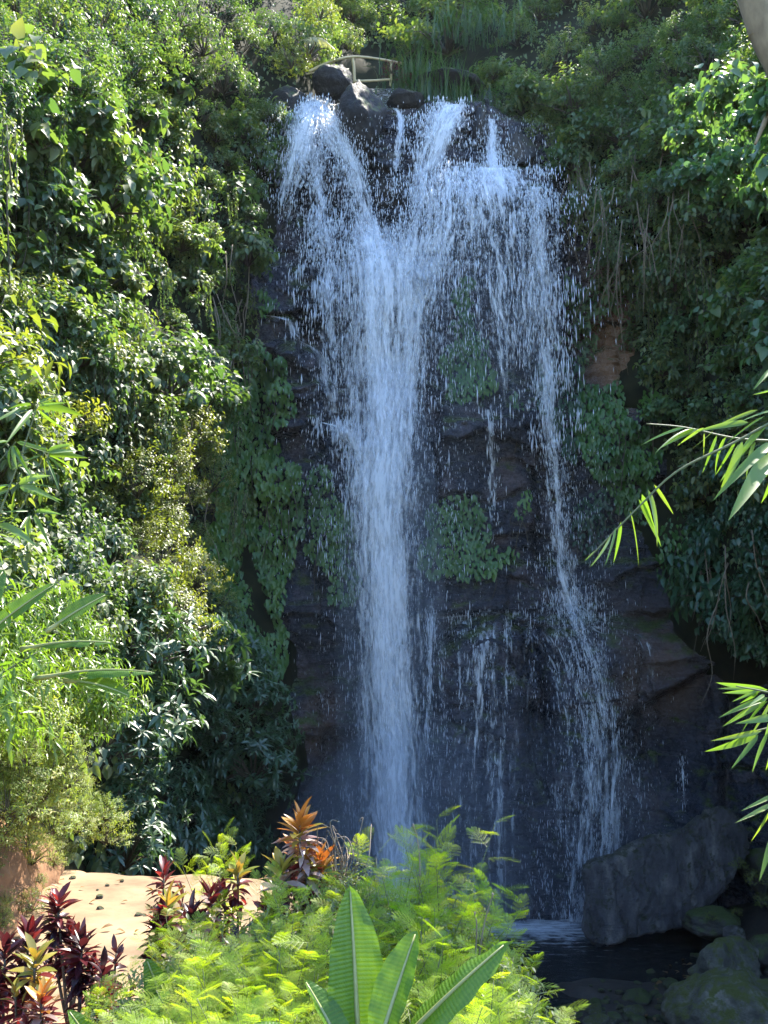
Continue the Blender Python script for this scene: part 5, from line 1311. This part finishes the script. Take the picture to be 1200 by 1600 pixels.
for (x, y, Y, s) in ((560, 1380, 7.0, .9), (650, 1385, 6.7, .9), (720, 1400, 6.8, .8), (500, 1410, 6.6, .9), (440, 1440, 6.2, .85), (385, 1450, 6.6, .8), (340, 1470, 6.2, .8), (590, 1450, 6.2, .9), (680, 1455, 6.1, .9), (745, 1470, 6.3, .75), (780, 1530, 5.9, .75), (715, 1530, 5.6, .8),
                     (640, 1520, 5.7, .8), (470, 1500, 5.8, .8), (410, 1510, 5.7, .8), (350, 1530, 5.6, .75), (290, 1510, 6.2, .7), (245, 1550, 5.8, .7), (320, 1580, 5.1, .7), (420, 1570, 5.0, .7), (480, 1580, 5.2, .6), (680, 1580, 5.0, .7), (750, 1575, 5.2, .7), (800, 1590, 5.2, .6), (200, 1580, 5.6, .6), (620, 1590, 6.0, .7), (550, 1560, 6.4, .8), (380, 1600, 4.7, .6), (540, 1600, 6.2, .7), (160, 1600, 5.6, .5), (300, 1440, 7.0, .6), (445, 1385, 7.2, .6), (820, 1640, 5.4, .6), (260, 1620, 5, .6), (720, 1640, 4.9, .6)):
    feather(x, y, Y, s)
# leafy filler under the feathery bushes
KIND['yellowlow'] = [make_shrub(300 + i, T_ELL, M['yellow'], 130, 8, .10, 1, .4, (1, 1, .8), stem='greenstem') for i in range(2)]
NAMES['yellowlow'] = 'yellow_leaved_bush'
for (x, y, Y, s) in ((520, 1480, 7.0, .5), (600, 1500, 6.9, .5), (670, 1480, 7.0, .5), (730, 1530, 6.6, .45), (780, 1590, 6.0, .4), (430, 1520, 6.8, .5), (360, 1530, 6.8, .5), (300, 1570, 6.4, .45), (640, 1590, 6.3, .5), (500, 1590, 6.5, .5), (240, 1610, 6.2, .4), (560, 1400, 7.4, .3)):
    shrub('yellowlow', P(x, y, Y), s, ('small ' if s < .45 else '') + 'leafy yellow-green bush under the feathery foliage ' + min(((520, 1480, 'behind the banana plant'), (670, 1500, 'before the fall'), (760, 1560, 'at the pool side'), (430, 1520, 'below the orange ti plant'), (330, 1550, 'by the banana sucker'), (560, 1590, 'at the banana stalk'), (240, 1610, 'near the low banana leaves')), key=lambda k_: (k_[0] - x) ** 2 + (k_[1] - y) ** 2)[2], 'bush', 'leafy bushes under the feathery foliage')

for (x, y, Y, s) in ((840, 1610, 5.6, .6), (860, 1650, 5.6, .6), (800, 1560, 6.6, .6), (770, 1500, 7.0, .6), (835, 1600, 7.2, .5)):
    feather(x, y, Y, s)
# dry twigs
e = empty('dry_shrub', P(540, 1400, 7.6)); tag(e, 'leafless brown twiggy shrub beside the orange ti plant', 'shrub')
for i in range(26):
    x = 535 + rng.normal(0, 16); ang = rng.normal(0, .8)
    p0 = P(535, 1400, 7.6); p1 = P(x + 10 * ang, 1355 + rng.normal(0, 12), 7.6 + rng.normal(0, .1)); p2 = P(x + 32 * ang, 1318 + rng.normal(0, 16), 7.6 + rng.normal(0, .15))
    part_tube('twig', e, [p0, p1, p2, p2 + np.array([rng.normal(0, .06), 0, rng.normal(-.02, .05)])], [.006, .004, .002], M['drystem'], 5, 4)
for lab, pts, Y in (('single dry stalk rising above the feathery bush before the fall', [(655, 1420), (656, 1350), (652, 1310), (646, 1290)], 7.0), ('forked dry stalk at the right side of the feathery bushes', [(745, 1530), (752, 1470), (760, 1430), (770, 1398)], 6.4), ('short dry stalk beside the forked one', [(742, 1510), (745, 1450), (742, 1428)], 6.4)):
    e = empty('dry_stalk', P(*pts[0], Y)); tag(e, lab, 'stalk', 'dry stalks')
    part_tube('stem', e, [P(x, y, Y) for x, y in pts], [.006, .005, .0035], M['drystem'], 6, 5)
    link('seed_head', mk_mesh('seed_head', *[np.asarray(q) for q in make_rock(77, (.008, .008, .016), 4, .1, 2)], smooth=True, mat=M['drystem']), e, Vector(P(*pts[-1], Y)) - e.location)

# ------------------------------------------------------------------ humid air of the gorge
bm = bmesh.new(); bmesh.ops.create_cube(bm, size=1)
for v_ in bm.verts: v_.co = Vector((v_.co.x * 66, v_.co.y * 66 + 20, v_.co.z * 55 + 25.5))
me = bpy.data.meshes.new('haze'); bm.to_mesh(me); bm.free()
me.materials.append(vol_mat('haze', .00010, (.9, .95, 1), .3))
tag(link('haze', me), 'thin humid haze filling the gorge', 'haze', kind='stuff')

# ------------------------------------------------------------------ litter and pebbles on the path
for i in range(60):
    y = rng.uniform(8.0, 12.9); x = rng.uniform(-4.4, -1.6)
    sc_ = rng.uniform(.015, .05)
    o = link('pebble', pm[rng.integers(8)], None, (x, y, float(zg(x, y)) + .05 + sc_ * .2)); o.scale = (sc_, sc_, sc_); o.rotation_euler = (0, 0, rng.uniform(0, 6.28))
    tag(o, 'small pebble lying on the sandy path', 'pebble', 'pebbles on the path')
for i in range(70):
    y = rng.uniform(8.0, 12.9); x = rng.uniform(-4.5, -1.2)
    o = link('dead_leaf', dl, None, (x, y, float(zg(x, y)) + .085)); sc_ = rng.uniform(.06, .13); o.scale = (sc_,) * 3; o.rotation_euler = (rng.uniform(-.3, .3), rng.uniform(-.3, .3), rng.uniform(0, 6.28))
    tag(o, 'fallen brown leaf on the sandy path', 'leaf', 'fallen leaves on the path')
